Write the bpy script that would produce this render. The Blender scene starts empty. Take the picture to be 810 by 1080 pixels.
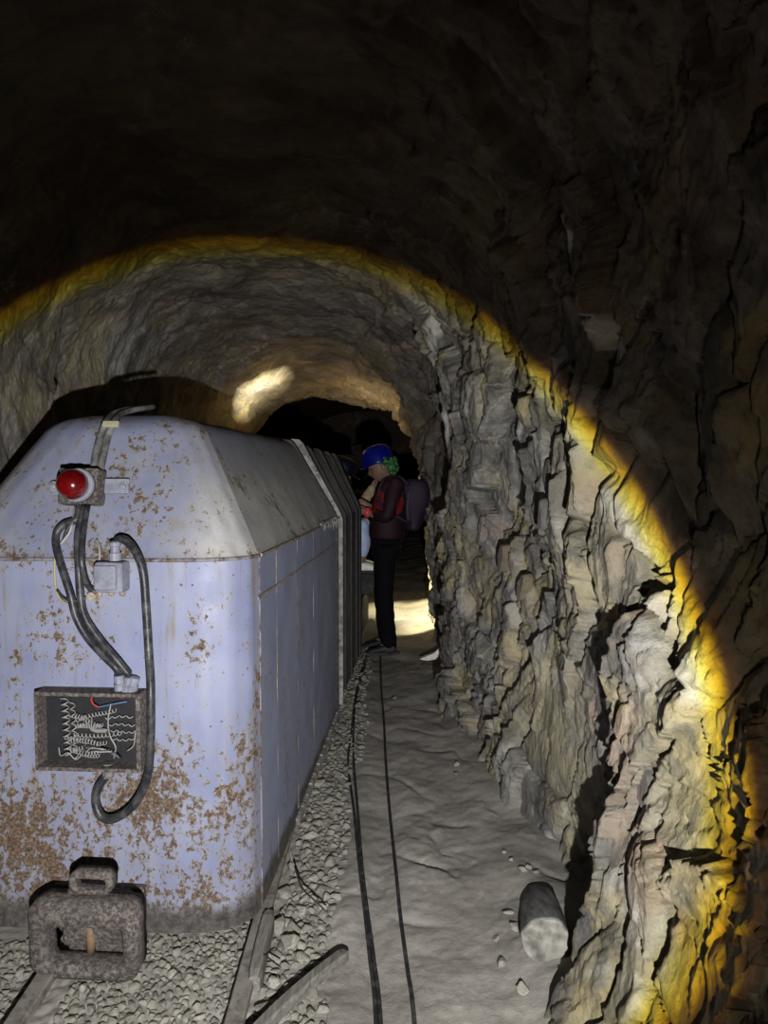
import bpy, bmesh, math, random
import numpy as np
from mathutils import Vector, Matrix

C = bpy.context.scene.collection
PI = math.pi
# ---------------------------------------------------------------- camera
PITCH = math.atan(40/780)
EYE = Vector((0, 0, 1.42))
cd = bpy.data.cameras.new('camera'); cd.sensor_fit = 'VERTICAL'; cd.sensor_height = 36; cd.lens = 26
cd.clip_start = 0.02
cam = bpy.data.objects.new('camera', cd); C.objects.link(cam)
cam.location = EYE; cam.rotation_euler = (PI/2-PITCH, 0, 0)
bpy.context.scene.camera = cam
sc = bpy.context.scene
sc.view_settings.view_transform = 'Standard'; sc.view_settings.look = 'None'
sc.view_settings.gamma = 1; sc.view_settings.exposure = 0
# ---------------------------------------------------------------- world: underground, no sky
w = bpy.data.worlds.new('world'); sc.world = w; w.use_nodes = True
w.node_tree.nodes['Background'].inputs[0].default_value = (0, 0, 0, 1)
w.node_tree.nodes['Background'].inputs[1].default_value = 0
# ---------------------------------------------------------------- the photographer's torch: a cone with a warm rim
def torch(name, loc, target, power, half_deg, radius, stops, tint=(1, 1, 1)):
    """spot lamp whose emission depends on the angle from its axis. stops: (angle fraction, r, g, b)"""
    ld = bpy.data.lights.new(name, 'SPOT'); ld.energy = power; ld.spot_size = 2.9; ld.spot_blend = 0.05
    ld.shadow_soft_size = radius; ld.use_nodes = True
    nt = ld.node_tree; em = nt.nodes['Emission']
    tc = nt.nodes.new('ShaderNodeTexCoord'); dt = nt.nodes.new('ShaderNodeVectorMath'); dt.operation = 'DOT_PRODUCT'
    dt.inputs[1].default_value = (0, 0, -1)
    nrm = nt.nodes.new('ShaderNodeVectorMath'); nrm.operation = 'NORMALIZE'
    nt.links.new(tc.outputs['Normal'], nrm.inputs[0]); nt.links.new(nrm.outputs[0], dt.inputs[0])
    ab = nt.nodes.new('ShaderNodeMath'); ab.operation = 'ABSOLUTE'; nt.links.new(dt.outputs['Value'], ab.inputs[0])
    ac = nt.nodes.new('ShaderNodeMath'); ac.operation = 'ARCCOSINE'; nt.links.new(ab.outputs[0], ac.inputs[0])
    dv = nt.nodes.new('ShaderNodeMath'); dv.operation = 'DIVIDE'; dv.inputs[1].default_value = math.radians(half_deg)*2
    nt.links.new(ac.outputs[0], dv.inputs[0])
    cr = nt.nodes.new('ShaderNodeValToRGB'); nt.links.new(dv.outputs[0], cr.inputs[0])
    el = cr.color_ramp.elements
    el[0].position = stops[0][0]/2; el[0].color = (*stops[0][1:], 1)
    el[1].position = stops[-1][0]/2; el[1].color = (*stops[-1][1:], 1)
    for s in stops[1:-1]:
        e = el.new(s[0]/2); e.color = (*s[1:], 1)
    nt.links.new(cr.outputs[0], em.inputs[0])
    ld.color = tint
    o = bpy.data.objects.new(name, ld); C.objects.link(o); o.location = loc
    o.rotation_euler = (Vector(target)-Vector(loc)).to_track_quat('-Z', 'Y').to_euler()
    return o
LAMP = (0.08, -0.30, 1.11)
def from_lamp(px, py, d=3.0):     # beam axis
    return (LAMP[0]+(px-405)/780*d, LAMP[1]+d, LAMP[2]-(py-500)/780*d)
torch('torch_beam', LAMP, from_lamp(275, 620), 1040, 28.7, 0.012,
      [(0.0, .53, .53, .54), (0.45, .51, .51, .515), (0.85, .42, .42, .42), (0.935, .40, .385, .30), (0.96, .47, .41, .06),
       (0.983, .36, .21, .004), (1.0, .030, .013, .006), (1.03, .0135, .0108, .0080), (1.5, .0078, .0064, .0052), (2.0, .003, .0024, .002)])
# the seated visitor's head torch and hand torch, plus an added warm vault fill
torch('visitor_torch_beam', (-0.03, 6.46, 1.37), (0.13, 7.12, 0.0), 1300, 27, 0.01,
      [(0, 1, .93, .68), (.85, .9, .8, .45), (1.0, .02, .015, .006), (2, .004, .003, .0015)])
torch('cap_lamp_beam', (-0.62, 6.0, 1.72), (-1.10, 6.55, 2.17), 300, 23, 0.01,
      [(0, 1, .95, .75), (.6, .7, .62, .38), (1.0, .035, .024, .008), (2, .006, .004, .0015)])
torch('warm_vault_fill', (-0.30, 6.55, 1.62), (-0.0, 6.9, 2.2), 26, 60, 0.02,
      [(0, 1, .74, .34), (.6, .5, .34, .14), (1.0, .04, .025, .008), (2, .01, .007, .002)])
# ---------------------------------------------------------------- helpers
def tag(o, label=None, cat=None, group=None, kind=None):
    if label: o['label'] = label
    if cat: o['category'] = cat
    if group: o['group'] = group
    if kind: o['kind'] = kind
    return o
def empty(name, loc=(0, 0, 0), rz=0):
    o = bpy.data.objects.new(name, None); C.objects.link(o); o.location = loc; o.rotation_euler = (0, 0, rz)
    o.empty_display_size = .05
    return o
def mesh_obj(name, me, mat, parent=None, smooth=False):
    if mat and not me.materials: me.materials.append(mat)
    if smooth: me.polygons.foreach_set('use_smooth', [True]*len(me.polygons))
    o = bpy.data.objects.new(name, me); C.objects.link(o)
    if parent: o.parent = parent
    return o
def bm_obj(name, bm, mat, parent=None, smooth=False):
    me = bpy.data.meshes.new(name); bm.normal_update(); bm.to_mesh(me); bm.free()
    return mesh_obj(name, me, mat, parent, smooth)
def grid_mesh(name, P, mat, smooth=True, flip=False, attrs=None):
    """P: (rows, cols, 3) array -> mesh"""
    n, m = P.shape[:2]
    me = bpy.data.meshes.new(name)
    me.vertices.add(n*m); me.vertices.foreach_set('co', P.reshape(-1).astype(np.float32))
    i = np.arange(n*m).reshape(n, m)
    q = np.stack([i[:-1, :-1], i[:-1, 1:], i[1:, 1:], i[1:, :-1]], -1).reshape(-1, 4)
    if flip: q = q[:, ::-1]
    k = len(q)
    me.loops.add(k*4); me.loops.foreach_set('vertex_index', q.reshape(-1).astype(np.int32))
    me.polygons.add(k); me.polygons.foreach_set('loop_start', np.arange(0, k*4, 4, dtype=np.int32))
    me.polygons.foreach_set('loop_total', np.full(k, 4, dtype=np.int32))
    me.polygons.foreach_set('use_smooth', np.full(k, smooth))
    me.update(calc_edges=True)
    if attrs:
        for an, av in attrs.items():
            a = me.attributes.new(an, 'FLOAT', 'POINT'); a.data.foreach_set('value', av.reshape(-1).astype(np.float32))
    if mat: me.materials.append(mat)
    return me
# numpy noise
def _h(ix, iy, seed):
    h = (ix.astype(np.int64)*374761393 + iy.astype(np.int64)*668265263 + seed*974634777) & 0xffffffff
    h = ((h ^ (h >> 13))*1274126177) & 0xffffffff
    h = ((h ^ (h >> 16))*2246822519) & 0xffffffff
    return (h ^ (h >> 15)) & 0xffffffff
def _r(ix, iy, seed): return _h(ix, iy, seed)/4294967295.0
def perlin(x, y, seed=0):
    ix = np.floor(x); iy = np.floor(y); fx = x-ix; fy = y-iy
    u = fx*fx*fx*(fx*(fx*6-15)+10); v = fy*fy*fy*(fy*(fy*6-15)+10)
    def g(a, b):
        an = _r(ix+a, iy+b, seed)*2*PI
        return np.cos(an)*(fx-a)+np.sin(an)*(fy-b)
    n0 = g(0, 0)*(1-u)+g(1, 0)*u; n1 = g(0, 1)*(1-u)+g(1, 1)*u
    return (n0*(1-v)+n1*v)*1.4
def fbm(x, y, seed=0, oct=4, gain=.5):
    s = 0; a = 1
    for o in range(oct):
        s = s+a*perlin(x*2**o+o*17.3, y*2**o-o*9.1, seed+o); a *= gain
    return s
def cells(x, y, seed=0, jit=.95):
    """faceted voronoi: per-cell offset + tilt, and distance to border"""
    ix = np.floor(x); iy = np.floor(y)
    d1 = np.full(x.shape, 9.); d2 = np.full(x.shape, 9.); val = np.zeros(x.shape); bx = np.zeros(x.shape); by = np.zeros(x.shape)
    ta = np.zeros(x.shape); tb = np.zeros(x.shape)
    for a in (-1, 0, 1):
        for b in (-1, 0, 1):
            cx = ix+a; cy = iy+b
            px = cx+.5+(_r(cx, cy, seed)-.5)*jit; py = cy+.5+(_r(cx, cy, seed+1)-.5)*jit
            d = np.hypot(x-px, y-py)
            n = d < d1
            d2 = np.where(n, d1, np.minimum(d2, d)); d1 = np.where(n, d, d1)
            val = np.where(n, _r(cx, cy, seed+2), val)
            ta = np.where(n, (_r(cx, cy, seed+3)-.5)*2*(x-px), ta); tb = np.where(n, (_r(cx, cy, seed+4)-.5)*2*(y-py), tb)
    return val, ta+tb, d2-d1
def smooth01(a, b, x):
    t = np.clip((x-a)/(b-a), 0, 1); return t*t*(3-2*t)
# pixel of the 810x1080 frame -> viewing ray (used for reading distances off the photograph)
def ray(px, py):
    dx = (px-405)/780; dy = (540-py)/780
    return Vector((dx, math.cos(PITCH)+dy*math.sin(PITCH), -math.sin(PITCH)+dy*math.cos(PITCH)))
def at(px, py, Y):
    d = ray(px, py); return EYE+d*(Y/d.y)
def on_floor(px, py, z=0.0):
    d = ray(px, py); return EYE+d*((z-EYE.z)/d.z)

# ---------------------------------------------------------------- node material helper
class NM:
    def __init__(s, name):
        s.m = bpy.data.materials.new(name); s.m.use_nodes = True; s.t = s.m.node_tree; s.b = s.t.nodes['Principled BSDF']
        s.tc = s.t.nodes.new('ShaderNodeTexCoord')
    def n(s, ty, **kw):
        o = s.t.nodes.new(ty)
        for k, v in kw.items(): setattr(o, k, v)
        return o
    def set(s, sock, v):
        if hasattr(v, 'is_output') or isinstance(v, bpy.types.NodeSocket): s.t.links.new(v, sock)
        elif isinstance(v, (tuple, list)) and len(v) == 3 and sock.type == 'RGBA': sock.default_value = (*v, 1)
        else: sock.default_value = v
    def map(s, scale=(1, 1, 1), rot=(0, 0, 0), src=None, loc=(0, 0, 0)):
        o = s.n('ShaderNodeMapping'); s.set(o.inputs[0], src or s.tc.outputs['Object'])
        o.inputs['Scale'].default_value = scale; o.inputs['Rotation'].default_value = rot; o.inputs['Location'].default_value = loc
        return o.outputs[0]
    def noise(s, scale, detail=4, rough=.55, vec=None, dist=0, out=0):
        o = s.n('ShaderNodeTexNoise'); s.set(o.inputs['Vector'], vec or s.tc.outputs['Object'])
        o.inputs['Scale'].default_value = scale; o.inputs['Detail'].default_value = detail; o.inputs['Roughness'].default_value = rough
        o.inputs['Distortion'].default_value = dist
        return o.outputs[out]
    def vor(s, scale, vec=None, feat='F1', out=0):
        o = s.n('ShaderNodeTexVoronoi', feature=feat); s.set(o.inputs['Vector'], vec or s.tc.outputs['Object']); o.inputs['Scale'].default_value = scale
        return o.outputs[out]
    def ramp(s, fac, stops):
        o = s.n('ShaderNodeValToRGB'); s.set(o.inputs[0], fac); e = o.color_ramp.elements
        def c(v): return (v, v, v, 1) if not isinstance(v, (tuple, list)) else (*v, 1)
        e[0].position = stops[0][0]; e[0].color = c(stops[0][1]); e[1].position = stops[-1][0]; e[1].color = c(stops[-1][1])
        for p, v in stops[1:-1]: k = e.new(p); k.color = c(v)
        return o.outputs[0]
    def mix(s, fac, a, b, mode='MIX'):
        o = s.n('ShaderNodeMix', data_type='RGBA', blend_type=mode); s.set(o.inputs[0], fac); s.set(o.inputs[6], a); s.set(o.inputs[7], b)
        return o.outputs[2]
    def math(s, op, a, b=0.0, clamp=False):
        o = s.n('ShaderNodeMath', operation=op, use_clamp=clamp); s.set(o.inputs[0], a); s.set(o.inputs[1], b); return o.outputs[0]
    def attr(s, name):
        o = s.n('ShaderNodeAttribute', attribute_name=name); return o.outputs['Fac']
    def sep(s, v):
        o = s.n('ShaderNodeSeparateXYZ'); s.set(o.inputs[0], v); return o.outputs
    def bump(s, h, strength=.5, dist=.01, nrm=None):
        o = s.n('ShaderNodeBump'); s.set(o.inputs['Height'], h); o.inputs['Strength'].default_value = strength; o.inputs['Distance'].default_value = dist
        if nrm: s.set(o.inputs['Normal'], nrm)
        return o.outputs[0]
    def out(s, col, rough=.8, metal=0., nrm=None, spec=None):
        s.set(s.b.inputs['Base Color'], col); s.set(s.b.inputs['Roughness'], rough); s.set(s.b.inputs['Metallic'], metal)
        if nrm: s.set(s.b.inputs['Normal'], nrm)
        if spec is not None: s.b.inputs['Specular IOR Level'].default_value = spec
        return s.m

def mat_rock(name, warm=0.0, val=1.0):
    m = NM(name)
    P = m.tc.outputs['Object']
    lam = m.map((1.0, 1.6, 1.0), (0.35, 0.2, 0.5))
    base = m.ramp(m.noise(2.6, 7, .62, lam, 1.2), [(.3, (.070*val, .064*val, .056*val)), (.45, (.155*val, .147*val, .133*val)), (.56, (.28*val, .267*val, .242*val)), (.72, (.46*val, .44*val, .40*val))])
    fine = m.noise(26, 9, .74, m.map((1, 1.6, .8), (.5, .3, .3)), .2)
    base = m.mix(.55, base, m.ramp(fine, [(.3, .3), (.5, .8), (.68, 1.3)]), 'MULTIPLY')
    oc = m.math('MULTIPLY', m.ramp(m.noise(1.9, 5, .6, m.map((1, 1, 1), (0, 0, 0), None, (3.1, 1.7, .4)), .8), [(.50-.06*warm, 0.), (.62-.06*warm, 1.)]), m.ramp(m.noise(11, 4), [(.35, .35), (.6, 1.)]))
    base = m.mix(m.math('MULTIPLY', oc, .75), base, (.42*val, .35*val, .18*val))
    base = m.mix(m.math('MULTIPLY', m.attr('ochre'), m.ramp(m.noise(9, 5, .65), [(.3, .35), (.6, 1.)])), base, (.45*val, .395*val, .25*val))
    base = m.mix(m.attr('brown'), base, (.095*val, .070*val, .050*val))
    rd = m.ramp(m.noise(3.1, 5, .6, m.map((1, 1, 1), (0, 0, 0), None, (7, 2, 1))), [(.56, 0.), (.68, .6)])
    base = m.mix(rd, base, (.33*val, .235*val, .17*val))
    vein = m.ramp(m.noise(2.2, 6, .55, m.map((1, 1.3, .7), (.6, .2, 0)), 1.5), [(.488, 0.), (.5, 1.), (.512, 0.)])
    base = m.mix(m.math('MULTIPLY', vein, m.ramp(m.noise(1.3, 3), [(.52, 0.), (.62, .3)])), base, (.72*val, .71*val, .68*val))
    base = m.mix(m.attr('quartz'), base, (.78, .77, .75))
    dk = m.ramp(m.noise(4.3, 6, .65, m.map((1, 2, .8), (.4, 0, .4), None, (1, 5, 2))), [(.56, 0.), (.64, .75)])
    base = m.mix(dk, base, (.085*val, .085*val, .085*val))
    h1 = m.noise(20, 10, .72, m.map((1, 1.3, .9), (.5, .3, .2)), .15)
    h2 = m.math('MULTIPLY', m.vor(26, m.map((1, 1.5, .8), (.6, .2, .3)), 'F1'), .45)
    nb = m.bump(m.math('ADD', h1, h2), .9, .02)
    nb = m.bump(m.noise(110, 6, .75), .7, .005, nb)
    return m.out(base, m.ramp(m.noise(15), [(.3, .62), (.7, .9)]), 0, nb, .35)

def mat_floor(name):
    m = NM(name)
    b = m.ramp(m.noise(3, 6, .6), [(.3, (.20, .183, .158)), (.55, (.31, .285, .25)), (.75, (.42, .395, .345))])
    b = m.mix(.4, b, m.ramp(m.noise(60, 5, .7), [(.3, .55), (.7, 1.2)]), 'MULTIPLY')
    xyz = m.sep(m.tc.outputs['Object'])
    nb = m.bump(m.noise(30, 10, .7, None, .2), .5, .006)
    nb = m.bump(m.noise(130, 4, .7), .4, .004, nb)
    return m.out(b, .93, 0, nb, .2)

def mat_stone(name):
    m = NM(name)
    oi = m.n('ShaderNodeObjectInfo')
    b = m.ramp(m.noise(14, 5, .6), [(.3, (.17, .16, .135)), (.6, (.29, .275, .23)), (.8, (.39, .375, .32))])
    b = m.mix(1., b, m.ramp(oi.outputs['Random'], [(0, .72), (1, 1.25)]), 'MULTIPLY')
    return m.out(b, .92, 0, m.bump(m.noise(90, 6, .7), .5, .005), .2)

def simple(name, col, rough=.6, metal=0., bump=.0, bs=60, var=.25, spec=None):
    m = NM(name)
    n = m.noise(bs*.3, 5, .65)
    b = m.mix(1., col, m.ramp(n, [(.3, 1-var), (.7, 1+var)]), 'MULTIPLY')
    nb = m.bump(m.noise(bs, 5, .65), bump, .005) if bump else None
    return m.out(b, rough, metal, nb, spec)
def dusty(name, col, dust=(.36, .33, .28), lo=.42, hi=.68, rough=.7, bs=120, amt=.85, var=.3):
    m = NM(name)
    b = m.mix(1., col, m.ramp(m.noise(30, 5, .65), [(.3, 1-var), (.7, 1+var)]), 'MULTIPLY')
    d = m.math('MULTIPLY', m.ramp(m.noise(24, 7, .7, None, .4), [(lo, 0.), (hi, 1.)]), amt)
    b = m.mix(d, b, dust)
    return m.out(b, rough, 0., m.bump(m.noise(bs, 5, .7), .4, .003), .3)

def mat_paint(name, rusty=1.0, base=(.140, .155, .250)):
    """blue-lavender paint, blistered with rust spots, streaks below them and dust on the upward slopes"""
    m = NM(name)
    P = m.tc.outputs['Object']; xyz = m.sep(P)
    col = m.mix(m.ramp(m.noise(3.2, 5, .6), [(.35, 0.), (.65, 1.)]), base, tuple(c*1.05+.05 for c in base))
    wash = m.ramp(m.noise(4, 5, .6, m.map((4, 4, .6))), [(.42, 0.), (.7, .7)])
    col = m.mix(wash, col, tuple(c*.45+.15 for c in base))
    # olive / brown runs
    runs = m.ramp(m.noise(9, 5, .65, m.map((4.2, 4.2, .30), (0, 0, 0), None, (2, 1, 0)), .3), [(.54, 0.), (.64, 1.)])
    runs = m.math('MULTIPLY', runs, m.ramp(m.noise(4.5, 4), [(.44, 0.), (.56, 1.)]))
    col = m.mix(m.math('MULTIPLY', runs, .65*rusty), col, (.155, .125, .065))
    low = m.ramp(m.math('ADD', xyz[2], m.math('MULTIPLY', m.noise(4, 6, .7), -.35)), [(.0, 1.), (.55, 0.)])
    rpat = m.noise(38, 10, .8, m.map((1, 1, .8)), .25)
    big = m.noise(3.0, 5, .62, m.map((1.4, 1.4, .75), (0, 0, 0), None, (4.2, 0, .9)))
    thr = m.math('ADD', m.math('ADD', rpat, m.math('MULTIPLY', m.math('SUBTRACT', big, .5), .70)), m.math('MULTIPLY', low, .105))
    seam = m.ramp(m.math('ABSOLUTE', m.math('SUBTRACT', xyz[2], 1.18)), [(.0, .09), (.06, 0.)])
    thr = m.math('ADD', thr, seam)
    flake = m.ramp(thr, [(.600, 0.), (.616, 1.)])
    vz = m.vor(46, m.map((1, 1, 1)))
    spots = m.ramp(m.math('ADD', vz, m.math('MULTIPLY', m.noise(7, 4), 1.0)), [(.50, 1.), (.56, 0.)])
    mask = m.math('MULTIPLY', m.math('MAXIMUM', flake, m.math('MULTIPLY', spots, .9)), rusty, True)
    halo = m.math('MULTIPLY', m.ramp(thr, [(.535, 0.), (.595, .8)]), rusty)
    col = m.mix(halo, col, (.225, .195, .155))
    rust = m.ramp(m.noise(95, 8, .8), [(.36, (.022, .012, .008)), (.46, (.065, .038, .022)), (.54, (.125, .082, .05)), (.64, (.24, .20, .15))])
    col = m.mix(mask, col, rust)
    geo = m.n('ShaderNodeNewGeometry'); nz = m.sep(geo.outputs['Normal'])[2]
    dust = m.math('MULTIPLY', m.ramp(nz, [(.12, 0.), (.42, 1.)]), m.ramp(m.noise(6, 7, .68, m.map((1, 1, .6))), [(.30, .78), (.52, 1.)]))
    up = m.ramp(xyz[2], [(1.2, 0.0), (1.42, 1.)])
    side = m.ramp(m.math('ABSOLUTE', xyz[0]), [(.22, 0.), (.40, .7)])
    dust = m.math('MULTIPLY', dust, m.math('ADD', .12, m.math('MULTIPLY', m.math('MAXIMUM', up, side), .88)))
    col = m.mix(m.math('MULTIPLY', dust, m.math('SUBTRACT', 1., m.math('MULTIPLY', mask, .75))), col, m.mix(side, (.205, .195, .168), m.mix(m.ramp(m.noise(11, 6, .7, m.map((1, 1, .4))), [(.38, 0.), (.6, 1.)]), (.40, .38, .33), (.60, .57, .49))))  # real dust, but painted paler on the side slopes to offset grazing light
    grime = m.ramp(m.math('ADD', xyz[2], m.math('MULTIPLY', m.noise(12, 4), .08)), [(.145, 1.), (.185, 0.)])
    col = m.mix(grime, col, m.ramp(m.noise(30, 6, .7), [(.35, (.03, .028, .025)), (.65, (.105, .095, .085))]))
    rough = m.mix(mask, m.ramp(m.noise(8, 4), [(.35, .44), (.65, .66)]), (.9, .9, .9))
    rough = m.mix(dust, rough, (.9, .9, .9))
    h = m.math('ADD', m.math('MULTIPLY', mask, .5), m.math('MULTIPLY', m.noise(70, 6, .7), m.math('ADD', .12, m.math('MULTIPLY', mask, .9))))
    return m.out(col, rough, 0, m.bump(h, .6, .006), .45)
# ---------------------------------------------------------------- the tunnel: base section
# right wall, X by height (rows) and distance along the tunnel (columns)
RY = np.array([-3, 0, 1.0, 1.7, 1.86, 2.0, 2.35, 3.0, 3.4, 3.8, 4.4, 4.75, 5.8, 6.8, 7.6, 9, 20.])
RZ = np.array([-.2, .0, .4, .9, 1.3])
RX = np.array([[.50, .50, .48, .45, .47, .68, .67, .56, .46, .44, .41, .46, .42, .40, .6, 1.6, 1.8],
               [.52, .52, .50, .47, .49, .69, .68, .56, .45, .43, .40, .45, .41, .40, .6, 1.6, 1.8],
               [.58, .58, .56, .53, .54, .66, .66, .60, .53, .49, .42, .45, .41, .38, .6, 1.6, 1.8],
               [.68, .68, .64, .62, .62, .65, .68, .65, .58, .52, .42, .46, .42, .36, .6, 1.6, 1.8],
               [.76, .76, .74, .72, .72, .71, .70, .66, .60, .52, .40, .48, .44, .35, .6, 1.6, 1.8]])
TY = np.array([-3, 0, 2, 4.3, 4.8, 5.6, 6.6, 7.3, 8.2, 9.5, 20.])
TH = np.array([2.75, 2.75, 2.72, 2.70, 2.68, 2.48, 2.25, 2.12, 2.5, 3.0, 3.0])
TL = np.array([-1.7, -1.75, -1.75, -1.70, -1.70, -1.62, -1.52, -1.45, -2.0, -2.7, -2.7])
ZS = 1.3
def section(t, Y):
    """t 0..1 right wall, 1..3 vault, 3..4 left wall (arrays)"""
    H = np.interp(Y, TY, TH); L = np.interp(Y, TY, TL)
    def rx(z):
        cols = np.stack([np.interp(Y, RY, RX[k]) for k in range(len(RZ))], 0)
        zi = np.clip(z, RZ[0], RZ[-1]); out = np.zeros_like(Y)
        for k in range(len(RZ)-1):
            s = (zi >= RZ[k]) & (zi <= RZ[k+1]); f = (zi-RZ[k])/(RZ[k+1]-RZ[k])
            out = np.where(s, cols[k]*(1-f)+cols[k+1]*f, out)
        return out
    xr1 = np.interp(Y, RY, RX[-1]); xc = (xr1+L)/2; a = (xr1-L)/2
    z = np.zeros_like(Y); x = np.zeros_like(Y)
    s = t <= 1; zz = -.2+t*(ZS+.2); x = np.where(s, rx(zz), x); z = np.where(s, zz, z)
    ph = np.clip((t-1)/2, 0, 1)*PI; e = 2/2.45
    cx = np.sign(np.cos(ph))*np.abs(np.cos(ph))**e; sz = np.abs(np.sin(ph))**e
    s = (t > 1) & (t < 3); x = np.where(s, xc+a*cx, x); z = np.where(s, ZS+(H-ZS)*sz, z)
    s = t >= 3; zz = ZS-(t-3)*(ZS+.2); x = np.where(s, L-.04*np.sin((t-3)*PI), x); z = np.where(s, zz, z)
    return x, z
def yrows():
    ys = [-2.4]; 
    while ys[-1] < 19.4:
        y = ys[-1]
        st = .10 if y < .3 else .02 if y < .7 else max(.0075, .0042*abs(y)) if y < 7.6 else .09
        ys.append(y+st)
    return np.array(ys)
def tcols():
    a = np.linspace(0, 1, 215)[:-1]; b = np.linspace(1, 1.5, 120)[:-1]; c = np.linspace(1.5, 2.6, 170)[:-1]; d = np.linspace(2.6, 3, 60)[:-1]; e = np.linspace(3, 4, 50)
    return np.concatenate([a, b, c, d, e])
# ---------------------------------------------------------------- tunnel rock
def arc(t): return np.where(t < 1, 1.5*t, np.where(t < 3, 1.5+2.0*(t-1), 5.5+1.5*(t-3)))
CRACKS = [  # (depth, width, [(t, Y)...]) open joints in the rock of the right wall
    (.09, .09, [(0.05, 1.95), (0.122, 1.94), (0.242, 1.90), (0.338, 1.90), (0.44, 1.93), (0.53, 1.97), (0.608, 2.0), (0.66, 2.03), (0.74, 1.95), (0.80, 1.89)]),
    (.10, .09, [(0.055, 3.73), (0.212, 3.49), (0.343, 3.38), (0.478, 3.21), (0.593, 3.04), (0.703, 2.81)]),
    (.09, .07, [(1.008, 3.23), (1.038, 3.12), (1.07, 3.03), (1.09, 2.92)]),
    (.11, .06, [(0.80, 1.66), (0.88, 1.76), (0.905, 1.83), (0.938, 1.93), (0.983, 2.03)]),
    (.05, .035, [(0.608, 1.33), (0.633, 1.34), (0.65, 1.36)]),
    (.06, .035, [(0.610, 1.34), (0.618, 1.32), (0.647, 1.29), (0.672, 1.26)]),
    (.05, .03, [(0.682, 1.18), (0.715, 1.23), (0.745, 1.27)]),
    (.05, .05, [(0.52, 3.23), (0.633, 3.21), (0.693, 3.19)]),
    (.05, .05, [(0.40, 4.22), (0.535, 4.21), (0.725, 4.12), (0.873, 4.04)]),
    (.12, .12, [(1.0, 4.88), (1.10, 4.85), (1.18, 4.80), (1.272, 4.72), (1.385, 4.55), (1.46, 4.4)]),
    (.04, .04, [(0.858, 2.29), (0.907, 2.21)]),
    (.06, .04, [(0.772, 1.54), (0.812, 1.62), (0.855, 1.73)]),
    (.06, .06, [(0.03, 5.05), (0.20, 4.6), (0.34, 4.26), (0.517, 4.08)]),
    (.06, .04, [(0.545, 1.80), (0.61, 1.80), (0.667, 1.83), (0.72, 1.82)]),
    (.05, .03, [(0.665, 1.44), (0.695, 1.47), (0.74, 1.54)]),
    (.04, .03, [(0.512, 1.61), (0.568, 1.62)]),
    (.04, .04, [(0.828, 2.94), (0.878, 2.76), (0.945, 2.61)]),
    (.03, .05, [(0.77, 2.56), (0.853, 2.64), (0.965, 2.65)]),
    (.05, .05, [(0.25, 3.1), (0.36, 3.02), (0.44, 2.93)]),
    (.05, .04, [(0.15, 1.70), (0.22, 1.66), (0.31, 1.64)]),
    (.05, .04, [(0.36, 1.50), (0.43, 1.48), (0.50, 1.49)]),
]
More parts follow.
